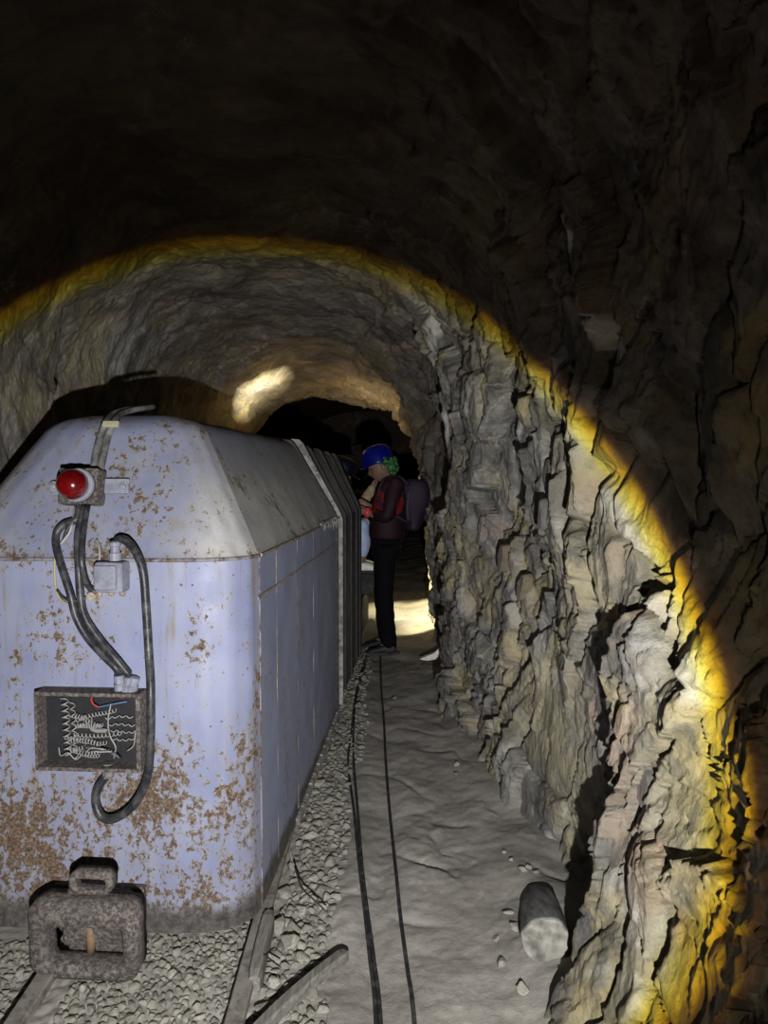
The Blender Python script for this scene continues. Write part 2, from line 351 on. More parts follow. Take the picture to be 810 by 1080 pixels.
def rock_h(t, Y):
    s = arc(t)
    wx = s+.10*fbm(s*2.1, Y*2.1, 11, 3); wy = Y+.10*fbm(s*2.1, Y*2.1, 21, 3)
    # joints run up the wall and lean towards the entrance
    ca, sa = math.cos(.38), math.sin(.38)
    p = wx*ca-wy*sa; q = wx*sa+wy*ca
    near = 1-smooth01(4.6, 6.0, Y)
    right = 1-smooth01(1.35, 2.1, t)
    nr = .35+.65*smooth01(1.35, 1.9, Y); h = (.04+.06*nr)*fbm(s*.7, Y*.6, 31, 3)+.035*fbm(s*2.3, Y*1.8, 41, 3)
    v1, g1, e1 = cells(p*1.5, q*2.7, 5)
    v2, g2, e2 = cells(p*3.8, q*6.2, 15)
    v3, g3, e3 = cells(p*9.5, q*15., 25)
    a = .22+.78*right
    h = h+nr*a*((v1-.5)*.10+g1*.075)+a*((v2-.5)*.034+g2*.040)+(.25+.75*a)*((v3-.5)*.011+g3*.016)
    msk = smooth01(.05, .45, perlin(s*1.5, Y*1.5, 77)+.15)
    h = h-a*.055*msk*(1-smooth01(0, .13, e1))-a*.03*msk*(1-smooth01(0, .12, e2))
    v4, g4, e4 = cells(p*24+.3*v3, q*34, 35); h = h+(.3+.7*a)*((v4-.5)*.007+g4*.008)+.006*fbm(p*14, q*18, 101, 3)
    # smooth worn foot with a dust skin, lumpy ochre patch
    calm = np.exp(-((((t-.38)/.27)**2+((Y-2.75)/.50)**2)**1.5))
    h = h*(1-.78*calm)+.012*calm*fbm(s*3, Y*3, 55, 3)
    for dep, wid, pl in CRACKS:
        P = np.array([(float(arc(np.array(a_))), b_) for a_, b_ in pl])
        lo = P.min(0)-wid*4-.05; hi = P.max(0)+wid*4+.05
        sel = (s > lo[0]) & (s < hi[0]) & (Y > lo[1]) & (Y < hi[1])
        if not sel.any(): continue
        ss = s[sel]+.018*fbm(s[sel]*9, Y[sel]*9, 7, 3); yy = Y[sel]+.018*fbm(s[sel]*9, Y[sel]*9, 8, 3)
        best = np.full(ss.shape, 9.); sg = np.zeros(ss.shape); al = np.zeros(ss.shape)
        cum = 0; L = np.hypot(*np.diff(P, axis=0).T).sum()
        for k in range(len(P)-1):
            d = P[k+1]-P[k]; l = np.hypot(*d); u = d/l
            f = np.clip((ss-P[k, 0])*u[0]+(yy-P[k, 1])*u[1], 0, l)
            dx = ss-P[k, 0]-u[0]*f; dy = yy-P[k, 1]-u[1]*f; dd = np.hypot(dx, dy)
            n = np.array([-u[1], u[0]])
            if n[1] < 0: n = -n
            m = dd < best
            best = np.where(m, dd, best); sg = np.where(m, dx*n[0]+dy*n[1], sg); al = np.where(m, (cum+f)/L, al); cum += l
        taper = np.sin(np.clip(al, .06, .94)*PI)**.6
        prof = np.where(sg >= 0, np.exp(-(best/(wid*(.25+taper*.5)))**1.5), np.exp(-(best/(.12*wid))**2))
        lip = np.where(sg < 0, .25*np.exp(-best/wid), 0)
        h[sel] += dep*taper*(lip-prof)
    # a bench of rock ends on the near left shoulder
    h = h+.10*smooth01(2.25, 2.5, t)*(1-smooth01(3.72, 3.80, Y+.5*(t-2.45)))
    # the vault narrows in a rough collar where the wall steps back
    h = h+.06*np.exp(-((Y-4.45+.25*(t-1.2))/.22)**2)*smooth01(1.0, 1.1, t)*(1-smooth01(1.7, 2.0, t))
    return h
ys = yrows(); ts = tcols()
T, YY = np.meshgrid(ts, ys)
X, Z = section(T, YY)
e = 1e-3
X2, Z2 = section(np.minimum(T+.02, 4), YY); X1, Z1 = section(np.maximum(T-.02, 0), YY)
tx, tz = X2-X1, Z2-Z1; ln = np.hypot(tx, tz)+1e-9
NX, NZ = -tz/ln, tx/ln                     # inward (to the left of the upward direction)
H = rock_h(T, YY)
NX = np.where(T < .98, -.97, NX); NZ = np.where(T < .98, .1, NZ)
PX = X+NX*H; PZ = Z+NZ*H; PY = YY-.25*H
PT = np.stack([PX, PY, PZ], -1)
def seg_dist(t, Y, pl):
    s = arc(t); P = np.array([(float(arc(np.array(a_))), b_) for a_, b_ in pl]); best = np.full(s.shape, 9.)
    for k in range(len(P)-1):
        d = P[k+1]-P[k]; l = np.hypot(*d); u = d/l
        f = np.clip((s-P[k, 0])*u[0]+(Y-P[k, 1])*u[1], 0, l)
        best = np.minimum(best, np.hypot(s-P[k, 0]-u[0]*f, Y-P[k, 1]-u[1]*f))
    return best
S = arc(T)
wob = .03*fbm(S*6, YY*6, 201, 3)
q1 = seg_dist(T, YY, [(1.383, 2.15), (1.343, 2.13), (1.298, 2.17), (1.252, 2.16), (1.215, 2.11), (1.16, 2.02)])
quartz = 1.0*(1-smooth01(.010, .024, q1+wob*.45-.014*(T < 1.28)))
q2 = seg_dist(T, YY, [(1.46, 4.15), (1.36, 4.34), (1.268, 4.38), (1.163, 4.40), (1.08, 4.42)])
quartz = np.maximum(quartz, .55*(1-smooth01(.02, .06, q2+wob*1.3)))
q3 = seg_dist(T, YY, [(.66, 1.25), (.75, 1.42), (.88, 1.66), (1.0, 1.95), (1.1, 2.3), (1.22, 2.9)])
quartz = np.maximum(quartz, .5*(1-smooth01(.02, .10, q3+wob*2.5)))
ochre = np.zeros_like(T)
for t0, y0, rt, ry, a in ((.46, 2.9, .13, .35, 1), (.36, 2.45, .12, .22, .6), (.58, 1.55, .12, .22, .8), (.5, 1.25, .2, .2, .9), (.30, 2.35, .1, .15, .7), (.62, 2.5, .2, .12, .5), (.2, 1.45, .25, .2, .5), (.9, 2.3, .15, .3, .6), (.8, 1.45, .15, .2, .6)):
    ochre = np.maximum(ochre, a*np.exp(-(((T-t0)/rt)**2+((YY-y0)/ry)**2)+2.2*wob/.05*.25))
ochre = np.clip(ochre, 0, 1)
brown = np.clip((.75-.3*smooth01(2.8, 3.8, YY))*smooth01(1.45, 1.75, T+.5*wob)*(1-smooth01(2.45, 2.6, T+.3*wob))+.6*(1-smooth01(.25, .5, np.abs(T-.0)+wob*2))*0, 0, 1)  # brown vault rock; tone also paints the unlit ceiling darker, lit vault lighter
brown = np.maximum(brown, .55*smooth01(4.7, 5.2, YY)*(T > 1)); brown = np.maximum(brown, smooth01(7.2, 7.7, YY))  # past the opening, darkness is painted into the rock colour
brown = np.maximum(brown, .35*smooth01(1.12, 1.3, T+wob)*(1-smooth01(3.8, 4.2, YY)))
M_rock = mat_rock('tunnel_rock')
ia, ib = int(np.searchsorted(ts, 1.33)), int(np.searchsorted(ts, 2.72))
AT = {'ochre': ochre, 'quartz': quartz, 'brown': brown}
def rock_part(name, a, b):
    me = grid_mesh(name, PT[:, a:b+1], M_rock, True, False, {k: v[:, a:b+1] for k, v in AT.items()})
    return tag(mesh_obj(name, me, None), kind='structure')
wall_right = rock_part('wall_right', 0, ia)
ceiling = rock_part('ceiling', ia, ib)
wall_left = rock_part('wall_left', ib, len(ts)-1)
# rough face at the far end of the dark chamber
gx, gz = np.meshgrid(np.linspace(-4, 3, 60), np.linspace(-.4, 3.6, 50))
gy = 19.0+.25*fbm(gx*.9, gz*.9, 300, 4)
me = grid_mesh('wall_back', np.stack([gx, gy, gz], -1), M_rock, True, False, {k: np.ones_like(gx)*(k == 'brown') for k in AT})  # full brown tone: unlit depth painted into the colour
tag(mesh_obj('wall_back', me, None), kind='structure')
def wall_x(z, Y):
    """X of the finished right wall near (z, Y)"""
    i = int(np.searchsorted(ys, Y)); row = PT[i]; k = int(np.argmin(np.abs(row[:int(np.searchsorted(ts, 1.2)), 2]-z)))
    return float(row[k, 0])
# ---------------------------------------------------------------- floor
def floor_z(x, y):
    z = .012*fbm(x*1.6, y*1.2, 400, 3)
    # trodden dust path with ridges and heel marks
    path = smooth01(-.22, -.05, x)
    a = x*.75+y*.45; b = -x*.5+y*.9
    rd = np.abs(perlin(a*3.2+.4*perlin(x*4, y*4, 3), b*1.6, 420)); rd = np.exp(-rd*14)*smooth01(-.1, .4, perlin(x*2.2, y*1.7, 421))
    v_, g_, e_ = cells(x*9+.5*perlin(x*7, y*7, 5), y*9, 460)
    z = z+path*(.010*fbm(a*4, b*3, 410, 4)-.014*rd+.002*fbm(x*22, y*22, 430, 3)+.005*(v_-.5)*smooth01(.1, .5, perlin(x*1.7, y*1.7, 47)+.2))
    z = z+path*.05*smooth01(.22, .62, x)*(1+.6*perlin(x*3, y*3, 450))
    # a worn gutter beside the cables
    z = z-.018*np.exp(-((x-.0-.02*np.sin(y*2))/.07)**2)*path
    # ballast bed on the left
    z = z+(1-path)*(.006*fbm(x*24, y*24, 440, 2)-.012)
    z = z+.03*np.exp(-((y-6.2)/.5)**2-((x-.05)/.3)**2)*0
    return z
fx = np.concatenate([np.linspace(-2.3, -1.1, 40)[:-1], np.linspace(-1.1, .75, 300)[:-1], np.linspace(.75, 2.3, 40)])
fy = ys
FX, FY = np.meshgrid(fx, fy)
FZ = floor_z(FX, FY)
M_floor = mat_floor('mine_dust')
floor = tag(mesh_obj('floor', grid_mesh('floor', np.stack([FX, FY, FZ], -1), M_floor), None), kind='structure')
def fz(x, y): return float(floor_z(np.array([x]), np.array([y]))[0])
# ---------------------------------------------------------------- shape helpers
def add_box(bm, c, s, rot=None, bev=0.0, seg=1):
    r = bmesh.ops.create_cube(bm, size=1); vs = r['verts']
    M = Matrix.Translation(c) @ (rot.to_4x4() if rot else Matrix.Identity(4)) @ Matrix.Diagonal((*s, 1))
    bmesh.ops.transform(bm, matrix=M, verts=vs)
    if bev:
        ed = list({e for v in vs for e in v.link_edges}); bmesh.ops.bevel(bm, geom=ed, offset=bev, segments=seg, affect='EDGES', profile=.6)
    return vs
def add_cyl(bm, a, b, r, r2=None, n=16, cap=True):
    a = Vector(a); b = Vector(b); d = b-a
    res = bmesh.ops.create_cone(bm, cap_ends=cap, segments=n, radius1=r, radius2=r if r2 is None else r2, depth=d.length)
    bmesh.ops.transform(bm, matrix=Matrix.Translation((a+b)/2) @ d.to_track_quat('Z', 'Y').to_matrix().to_4x4(), verts=res['verts'])
    return res['verts']
def smooth_path(pts, n=6):
    P = [Vector(p) for p in pts]; out = []
    P = [2*P[0]-P[1]]+P+[2*P[-1]-P[-2]]
    for i in range(1, len(P)-2):
        for k in range(n):
            t = k/n; a, b, c, d = P[i-1:i+3]
            out.append(.5*((2*b)+(c-a)*t+(2*a-5*b+4*c-d)*t*t+(3*b-a-3*c+d)*t**3))
    out.append(P[-2]); return out
def add_tube(bm, pts, r, sides=8, caps=True, r_end=None):
    n = len(pts); rings = []; up = None
    for i, p in enumerate(pts):
        t = (pts[min(i+1, n-1)]-pts[max(i-1, 0)])
        if t.length < 1e-9: t = Vector((0, 0, 1))
        t.normalize()
        if up is None: up = t.orthogonal().normalized()
        up = (up-t*up.dot(t)); up = up.normalized() if up.length > 1e-6 else t.orthogonal().normalized()
        w_ = t.cross(up); rr = r if r_end is None else r+(r_end-r)*i/(n-1)
        rings.append([bm.verts.new(p+(up*math.cos(a)+w_*math.sin(a))*rr) for a in [2*PI*k/sides for k in range(sides)]])
    for a, b in zip(rings[:-1], rings[1:]):
        for k in range(sides): bm.faces.new((a[k], a[(k+1) % sides], b[(k+1) % sides], b[k]))
    if caps: bm.faces.new(rings[0][::-1]); bm.faces.new(rings[-1])
def tube_obj(name, pts, r, mat, parent=None, n=6, sides=8, r_end=None):
    bm = bmesh.new(); add_tube(bm, smooth_path(pts, n), r, sides, True, r_end)
    return bm_obj(name, bm, mat, parent, True)
def box_obj(name, c, s, mat, parent=None, bev=.003, rot=None, seg=2):
    bm = bmesh.new(); add_box(bm, c, s, rot, bev, seg); return bm_obj(name, bm, mat, parent)
def rough_up(bm, amp, sc, seed=0):
    for v in bm.verts:
        p = v.co*sc
        a = np.array([p.x+p.z*.7]); b = np.array([p.y-p.z*.6])
        n = float(fbm(a, b, seed, 3)[0]); v.co += v.normal*n*amp
def lathe(bm, prof, c, axis, n=24):
    """prof: [(r, h)] revolved about axis through c"""
    q = Vector(axis).to_track_quat('Z', 'Y').to_matrix(); rings = []
    for r, h in prof:
        rings.append([bm.verts.new(Vector(c)+q @ Vector((r*math.cos(2*PI*k/n), r*math.sin(2*PI*k/n), h))) for k in range(n)])
    for a, b in zip(rings[:-1], rings[1:]):
        for k in range(n): bm.faces.new((a[k], a[(k+1) % n], b[(k+1) % n], b[k]))
    bm.faces.new(rings[0][::-1]); bm.faces.new(rings[-1])
# ---------------------------------------------------------------- the mine locomotive
LR = -math.radians(4.0); LO = Vector((-.895, 2.16, 0))
loco = empty('mine_locomotive', LO, LR)
tag(loco, 'pale blue rusting mine locomotive with red tail lamp standing on the rails', 'locomotive')
LM = Matrix.Translation(LO) @ Matrix.Rotation(LR, 4, 'Z'); LI = LM.inverted()
def front(px, py, off=0.0):
    """point of the photograph on the plane v = -off of the locomotive front -> local coordinates"""
    e = LI @ EYE; d = LI.to_3x3() @ ray(px, py); k = (-off-e.y)/d.y
    return e+d*k
NTH = math.atan(.205/.395)
def nose(px, py, off=0.0):
    """the same on the sloping nose plate"""
    e = LI @ EYE; d = LI.to_3x3() @ ray(px, py); n = Vector((0, -math.cos(NTH), math.sin(NTH))); q0 = Vector((0, .009, 1.185))+n*off
    return e+d*((q0-e).dot(n)/d.dot(n))
def surf(px, py, off=0.0):
    p = front(px, py, off)
    if p.z < 1.15: return p
    q = nose(px, py, off)
    return q if q.z > 1.20 else p.lerp(q, min(1, (p.z-1.15)/.05))
M_paint = mat_paint('blistered_blue_paint')
M_paint_side = mat_paint('blue_grey_side_paint', .3, (.20, .225, .34))
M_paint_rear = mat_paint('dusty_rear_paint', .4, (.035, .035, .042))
M_weld = dusty('rusty_weld', (.17, .11, .07), (.40, .36, .31), .40, .62, .85, 90, .8)
M_seam = dusty('rusty_painted_seam', (.075, .042, .025), (.19, .185, .20), .42, .56, .85, 90, .9)
M_flange = dusty('pale_chipped_edge', (.11, .095, .08), (.30, .29, .28), .38, .56, .8, 150, .95)
def dusty_fine(name, col, dust, lo, hi, rough, bs, amt):
    m = NM(name); g = m.ramp(m.noise(85, 6, .75), [(lo, 0.), (hi, 1.)])
    g = m.math('MULTIPLY', g, m.ramp(m.noise(14, 4), [(.3, .4), (.6, amt)]))
    return m.out(m.mix(g, col, dust), rough, 0., m.bump(m.noise(bs, 6, .7), .8, .006), .3)
M_cast = dusty_fine('rough_cast_iron', (.05, .04, .037), (.20, .175, .15), .44, .60, .9, 160, .9)
M_rust = dusty('rust', (.14, .08, .045), (.26, .19, .13), .4, .7, .9, 100, .7)
M_dark = dusty('dark_dusty_steel', (.018, .016, .016), (.11, .10, .085), .42, .75, .7, 100, .55)
M_cable = dusty('dusty_black_cable', (.018, .018, .021), (.13, .125, .12), .46, .72, .38, 60, .55)
M_cable_pale = dusty('dust_caked_cable', (.05, .05, .052), (.20, .19, .175), .40, .66, .6, 60, .8)
M_alu = dusty('dull_grey_metal', (.17, .175, .215), (.26, .25, .23), .5, .75, .45, 80, .5)
M_wire = simple('pale_wire', (.22, .21, .195), .55, 0, .2)
M_wire_red = simple('red_wire', (.30, .03, .025), .5)
M_wire_blue = simple('blue_wire', (.06, .12, .25), .5)
M_wire_yel = simple('yellowed_wire', (.26, .21, .11), .6)
M_tie = simple('cream_tape', (.30, .28, .19), .6)
# shell: rows of rings from skirt to crown, columns around half a plan outline
HW = .5
def ring(hw, v0, c, vend, ns=46):
    """half outline: front centre -> rounded corner -> along the side, local (u, v)"""
    p = [(0, v0), (hw-c*1.9, v0), (hw-c*1.15, v0+c*.10), (hw-c*.5, v0+c*.42), (hw-c*.12, v0+c*.85), (hw, v0+c*1.3), (hw, vend)]
    P = [Vector((*q, 0)) for q in p]; out = []
    cnt = [12, 5, 4, 4, 4, ns]
    for i, k in enumerate(cnt):
        for j in range(k): out.append(P[i].lerp(P[i+1], j/k))
    out.append(P[-1]); return out
VE = 1.93
TOPC = .10
levels = []
for z in np.linspace(.048, 1.165, 34): levels.append((z, HW, 0, .115))
levels += [(1.175, .499, .002, .115), (1.183, .492, .009, .113)]
for k in np.linspace(0.05, 1, 18): levels.append((1.185+.375*k, .492-.215*k, .009+.205*k, .113-.005*k))
levels += [(1.582, .258, .24, .10), (1.600, .225, .275, .08), (1.614, .17, .33, .05), (1.623, .10, .41, .03), (1.627, .0001, .51, .00001)]
rows = []
for z, hw, v0, c in levels:
    rg = ring(hw, v0, c, VE); rg = [Vector((-q.x, q.y, 0)) for q in rg[:0:-1]]+rg
    rows.append([(q.x, q.y, z) for q in rg])
S_ = np.array(rows); nc = S_.shape[1]
# corners of the nose dip a little towards the back of the nose
dn = .004*fbm(S_[..., 0]*5+S_[..., 1]*4, S_[..., 2]*5, 500, 3)
cen = np.array([0, 1.0, 1.0]); dr = S_-cen; dr[..., 2] *= .3; dr /= np.linalg.norm(dr, axis=-1, keepdims=True)
S_ = S_+dr*dn[..., None]
mid = nc//2; kz = 34; c1 = mid+12+5+4+4+4   # last column of the rounded corner
def plate(name, r0, r1, a, b, mat, flip=True):
    me = grid_mesh(name, S_[r0:r1+1, a:b+1].copy(), mat, True, not flip); return mesh_obj(name, me, None, loco)
plate('front_plate', 0, kz, 2*mid-c1, c1, M_paint)
plate('nose_plate', kz, len(levels)-3, 2*mid-c1, c1, M_paint)
plate('side_plate', 0, kz, c1, nc-1, M_paint_side)
plate('side_plate', 0, kz, 0, 2*mid-c1, M_paint_side)
plate('sloping_plate', kz, len(levels)-3, c1, nc-1, M_paint)
plate('sloping_plate', kz, len(levels)-3, 0, 2*mid-c1, M_paint)
plate('roof_plate', len(levels)-3, len(levels)-1, 0, nc-1, M_paint)
# weld seams
def follow(name, pts, r, mat, parent=loco, sides=6):
    bm = bmesh.new(); add_tube(bm, [Vector(p) for p in pts], r, sides)
    rough_up(bm, r*.7, 60, 9); return bm_obj(name, bm, mat, parent, True)
rk = S_[kz-1, :, :]
follow('weld_seam', [Vector(p)+Vector((0, .001, .004)) for p in rk[mid-29:mid+30]], .0065, M_seam)
follow('weld_seam', [Vector(p)+Vector((.001, 0, .004)) for p in rk[c1:]], .006, M_weld)
for sgn in (1, -1):
    ci = mid+sgn*(c1-mid)
    follow('weld_seam', [Vector(S_[i, ci])+Vector((sgn*.001, 0, 0)) for i in range(0, kz)], .003, M_seam)
# side details: upright plate joints, long rail of paint drips, bottom chafing edge
for v_ in (.40, .78, 1.16):
    box_obj('joint_strip', (HW-.0005, v_, .62), (.0025, .005 if v_ > .5 else .009, 1.08), M_weld, loco, .002)
box_obj('joint_strip', (HW+.0015, 1.0, 1.04), (.0025, 1.75, .010), M_weld, loco, .002)
bm = bmesh.new()
pr = [(HW-.004, .72), (HW-.004, VE)]
for k in range(24):
    v0 = .72+k*(VE-.72)/24; add_box(bm, (HW+.006, v0+.025, .052+.045*(k/24)), (.018, .0525, .030+.004*math.sin(k*3.3)), None, .003)
bm_obj('bottom_edge', bm, M_flange, loco)
# gap and raised frame behind the nose, then the rear compartment with its ribs
def sect(hw, ht, zt, n=6, z0=.04):
    """half section from the skirt to the crown: (u, z)"""
    P = [(hw, z0), (hw, 1.165), (hw-.012, 1.20), (ht+.012, zt-.02), (ht-.01, zt), (0, zt+.03)]
    return P
def loft(name, stations, mat, half=False, smooth=False):
    """stations: [(v, [(u, z)...])]"""
    bm = bmesh.new(); R = []
    for v_, pr_ in stations:
        full = pr_+[(-u, z) for u, z in pr_[-2::-1]] if pr_[-1][0] == 0 else pr_
        R.append([bm.verts.new((u, v_, z)) for u, z in full])
    for a, b in zip(R[:-1], R[1:]):
        for k in range(len(a)-1): bm.faces.new((a[k], a[k+1], b[k+1], b[k]))
    bm.faces.new(R[0]); bm.faces.new(R[-1][::-1])
    return bm_obj(name, bm, mat, loco, smooth)
VB = 3.30
def rear_sec(v_, d=0.0):
    f = (v_-VE)/(VB-VE)
    return sect(.492+d, .25+.06*f+d, 1.592+d-.035*f, z0=.10)
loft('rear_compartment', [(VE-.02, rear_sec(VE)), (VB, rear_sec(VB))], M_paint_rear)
loft('end_frame', [(VE-.012, sect(.512, .262, 1.605)), (VE+.006, sect(.512, .262, 1.605))], M_dark)
M_rear_rib = dusty('dark_rib_steel', (.018, .017, .02), (.075, .07, .064), .42, .72, .7, 80, .7)
def rib(v_, wd, pr_, mat, dd=.022):
    st = [(v_, rear_sec(v_, dd)), (v_+wd, rear_sec(v_+wd, dd))]
    return loft('rib', st, mat)
rib(VE+.13, .022, None, M_flange, .026)
for k, v_ in enumerate((VE+.42, VE+.74, VE+1.06, VE+1.29)):
    rib(v_, .04+.03*(k % 2), None, M_rear_rib, .010)
# dried weeds of flaking paint at the shoulder joint
bm = bmesh.new(); rnd = random.Random(5)
for k in range(46):
    v0 = VE-.55+.62*(k/46); z0 = 1.178+rnd.uniform(-.004, .012)
    add_tube(bm, [Vector((HW-.004, v0, z0)), Vector((HW+.012, v0+rnd.uniform(-.02, .02), z0-rnd.uniform(.0, .03))), Vector((HW+.016, v0+rnd.uniform(-.03, .03), z0-rnd.uniform(.02, .09)*(k/46)))], .003, 4, True, .001)
bm_obj('flaking_edge', bm, M_flange, loco)
# driver's well behind, with a low seat
loft('rear_deck', [(VB, [(.46, .14), (.46, .42), (.44, .44), (0, .44)]), (VB+1.0, [(.46, .14), (.46, .42), (.44, .44), (0, .44)])], M_dark)
box_obj('seat', (.12, VB+.62, .57), (.42, .34, .26), M_dark, loco, .02)
# wheels and frame under the skirt
for v_ in (.62, 2.5):
    for sgn, u_ in ((1, .47), (-1, .0)):
        bm = bmesh.new()
        lathe(bm, [(.16, -.04), (.16, .02), (.185, .022), (.185, .035)], (.12+(.20 if sgn > 0 else -.30), v_, .225), (sgn, 0, 0), 28)
        bm_obj('wheel', bm, M_rust, loco, False)

# ---- tail lamp, bolted to the nose slope
q = nose(87, 514, .034)
tl = box_obj('tail_lamp', (0, 0, 0), (.118, .066, .108), M_cast, loco, .006)
tl.location = q; tl.rotation_euler.x = -NTH*.35
bq = q
def onlamp(px, py, off): return Matrix.Rotation(NTH*.35, 3, 'X') @ (nose(px, py, off)-bq)
r_ = onlamp(118, 513, .006); box_obj('bracket', (r_.x, .026, r_.z), (.115, .010, .046), M_alu, tl, .004)
r_ = onlamp(64, 515, .006); box_obj('bracket', (r_.x, .026, r_.z), (.045, .010, .044), M_alu, tl, .004)
for px in (132, 59):
    r_ = onlamp(px, 514, .006); bm = bmesh.new(); lathe(bm, [(.017, 0), (.017, .006), (.009, .007), (.009, .013), (.006, .015)], (r_.x, .022, r_.z), (0, -1, 0), 16); bm_obj('bolt', bm, M_alu, tl, False)
bm = bmesh.new(); lathe(bm, [(.051, 0), (.051, .014), (.0485, .020), (.045, .021)], (.006, -.032, 0), (0, -1, 0), 32); bm_obj('lens_ring', bm, M_alu, tl, True)
ml = NM('red_lens'); ml.b.inputs['Coat Weight'].default_value = .8; ml.b.inputs['Coat Roughness'].default_value = .08
M_lens = ml.out(ml.mix(ml.ramp(ml.noise(25, 4), [(.3, 0.), (.7, 1.)]), (.13, .002, .003), (.035, .001, .001)), .2, 0, ml.bump(ml.noise(40, 4), .25, .004), .5)
bm = bmesh.new(); lathe(bm, [(.046, 0), (.0455, .012), (.042, .028), (.034, .041), (.023, .049), (.010, .053), (.002, .054)], (-.001, -.048, 0), (-.12, -1, 0), 36); bm_obj('lens', bm, M_lens, tl, True)

# ---- junction box
q = front(118.5, 608, .03)
jb = box_obj('junction_box', (q.x, -.030, q.z), (.082, .06, .088), M_alu, loco, .010, None, 3)
box_obj('lid', (q.x-.006, -.064, q.z+.001), (.066, .012, .072), M_alu, jb, .008, None, 3)
bm = bmesh.new(); g = front(122, 580, .03); lathe(bm, [(.017, -.03), (.017, -.008), (.0135, -.006), (.0135, .010), (.016, .012), (.016, .022), (.010, .026)], (g.x, -.034, g.z), (0, 0, 1), 12); bm_obj('cable_gland', bm, M_alu, jb, False)
for px in (115, 127):
    b_ = front(px, 626, .03); bm = bmesh.new(); lathe(bm, [(.009, 0), (.009, .012), (.006, .014)], (b_.x, -.012, b_.z+.004), (0, -.5, -1), 10); bm_obj('screw', bm, M_weld, jb, False)
# round boss beside it
b_ = front(101, 625); bm = bmesh.new(); lathe(bm, [(.022, 0), (.022, .008), (.014, .010), (.014, .030), (.008, .032)], (b_.x, -.002, b_.z), (0, -1, -.25), 16); bm_obj('cable_boss', bm, M_weld, loco, False)

# ---- open resistor box with its coil springs
a = front(47, 724); b = front(155, 806)
x0, x1, z1, z0 = a.x+.004, b.x, a.z-.004, b.z+.003
bxc = ((x0+x1)/2, -.03, (z0+z1)/2)
rb = empty('resistor_box', (0, 0, 0)); rb.parent = loco
th = .011; dp = .062
def wallbox(name, c, s, mat=M_dark): return box_obj(name, c, s, mat, rb, .0015, None, 1)
wallbox('back_panel', (bxc[0], -.004, bxc[2]), (x1-x0, .006, z1-z0), simple('black_panel', (.012, .012, .014), .5, 0, .3))
wallbox('rim', (bxc[0], -dp/2, z1), (x1-x0, dp, th), M_cast); wallbox('rim', (bxc[0], -dp/2, z0), (x1-x0, dp, th), M_cast)
wallbox('rim', (x0, -dp/2, bxc[2]), (th*.7, dp, z1-z0+th), M_cast); wallbox('rim', (x1, -dp/2, bxc[2]), (th*1.2, dp, z1-z0+th), M_cast)
def coil(name, p, q, r, turns, wr, mat, wob=.0, seed=0):
    wr *= 1.35
    p = Vector(p); q = Vector(q); d = q-p; u = d.orthogonal().normalized(); w_ = d.normalized().cross(u); n = int(turns*9); rn = random.Random(seed)
    pts = []
    for i in range(n+1):
        t = i/n; a_ = 2*PI*turns*t
        pts.append(p+d*t+(u*math.cos(a_)+w_*math.sin(a_))*r+Vector((0, 0, wob*math.sin(t*5+seed))))
    bm = bmesh.new(); add_tube(bm, pts, wr, 5); return bm_obj(name, bm, mat, rb, True)
def bp(px, py, off=.025): 
    v = front(px, py, off); return v
coil('coil_spring', bp(68, 736), bp(72, 796), .010, 9, .0016, M_wire, .0, 1)
coil('coil_spring', bp(76, 740), bp(80, 800), .007, 8, .0014, M_wire, .0, 2)
for k, (xa, ya, xb, yb) in enumerate(((80, 760, 122, 748), (80, 767, 108, 764), (78, 776, 128, 774), (96, 768, 112, 772), (74, 790, 112, 784), (110, 757, 140, 756), (114, 765, 142, 764), (116, 772, 142, 771), (116, 780, 142, 779))):
    coil('coil_spring', bp(xa, ya), bp(xb, yb), .0055 if k < 5 else .003, 12 if k < 5 else 4, .0013, M_wire, .003, k)
def pipe(name, pxs, r, mat, parent, off=.02, n=5, sides=6):
    pts = []
    for p in pxs:
        o = p[2] if len(p) > 2 else off
        pts.append(surf(p[0], p[1], o))
    return tube_obj(name, pts, r, mat, parent, n, sides)
rn_ = random.Random(4)
for k in range(8):
    xa, ya = rn_.uniform(66, 96), rn_.uniform(752, 796); an = rn_.uniform(-.6, .6); ln_ = rn_.uniform(14, 34)
    coil('coil_spring', bp(xa, ya, .03), bp(xa+ln_*math.cos(an), ya+ln_*math.sin(an)*.6, .035), rn_.uniform(.004, .008), ln_*.32, .0011, M_wire, .004, 20+k)
pipe('wire', [(104, 746, .03), (98, 742, .04), (97, 735, .045), (106, 732, .045), (118, 733, .04), (130, 736, .03)], .0028, M_wire_red, rb)
pipe('wire', [(102, 746, .03), (112, 744, .03), (122, 742, .03), (134, 740, .02)], .0022, M_wire_blue, rb)
pipe('wire', [(146, 748, .02), (148, 758, .04), (143, 772, .045), (141, 786, .04), (134, 792, .03)], .0022, M_wire, rb)
pipe('wire', [(117, 742, .03), (114, 760, .04), (116, 776, .04), (122, 788, .04), (120, 800, .03)], .0022, M_wire, rb)
for k in range(5):
    pipe('wire', [(88+k*3, 796-k*2, .04), (92+k*4, 787+k*2, .045), (108+k*3, 790+k, .045), (120+k*2, 796+k, .03)], .0026, M_wire if k % 2 else M_cable, rb)
pipe('wire', [(62, 788, .02), (64, 797, .03), (72, 794, .035), (80, 801, .03), (88, 794, .03)], .002, M_wire, rb)
for px in (126, 136, 141):
    g = front(px, 714 if px < 130 else 716, .03)
    bm = bmesh.new(); lathe(bm, [(.018, -.03), (.018, -.012), (.015, -.01), (.015, .012), (.011, .014)], (g.x, -.03, g.z-.008), ((px-130)*.03, 0, 1), 12); bm_obj('cable_gland', bm, M_alu, rb, False)
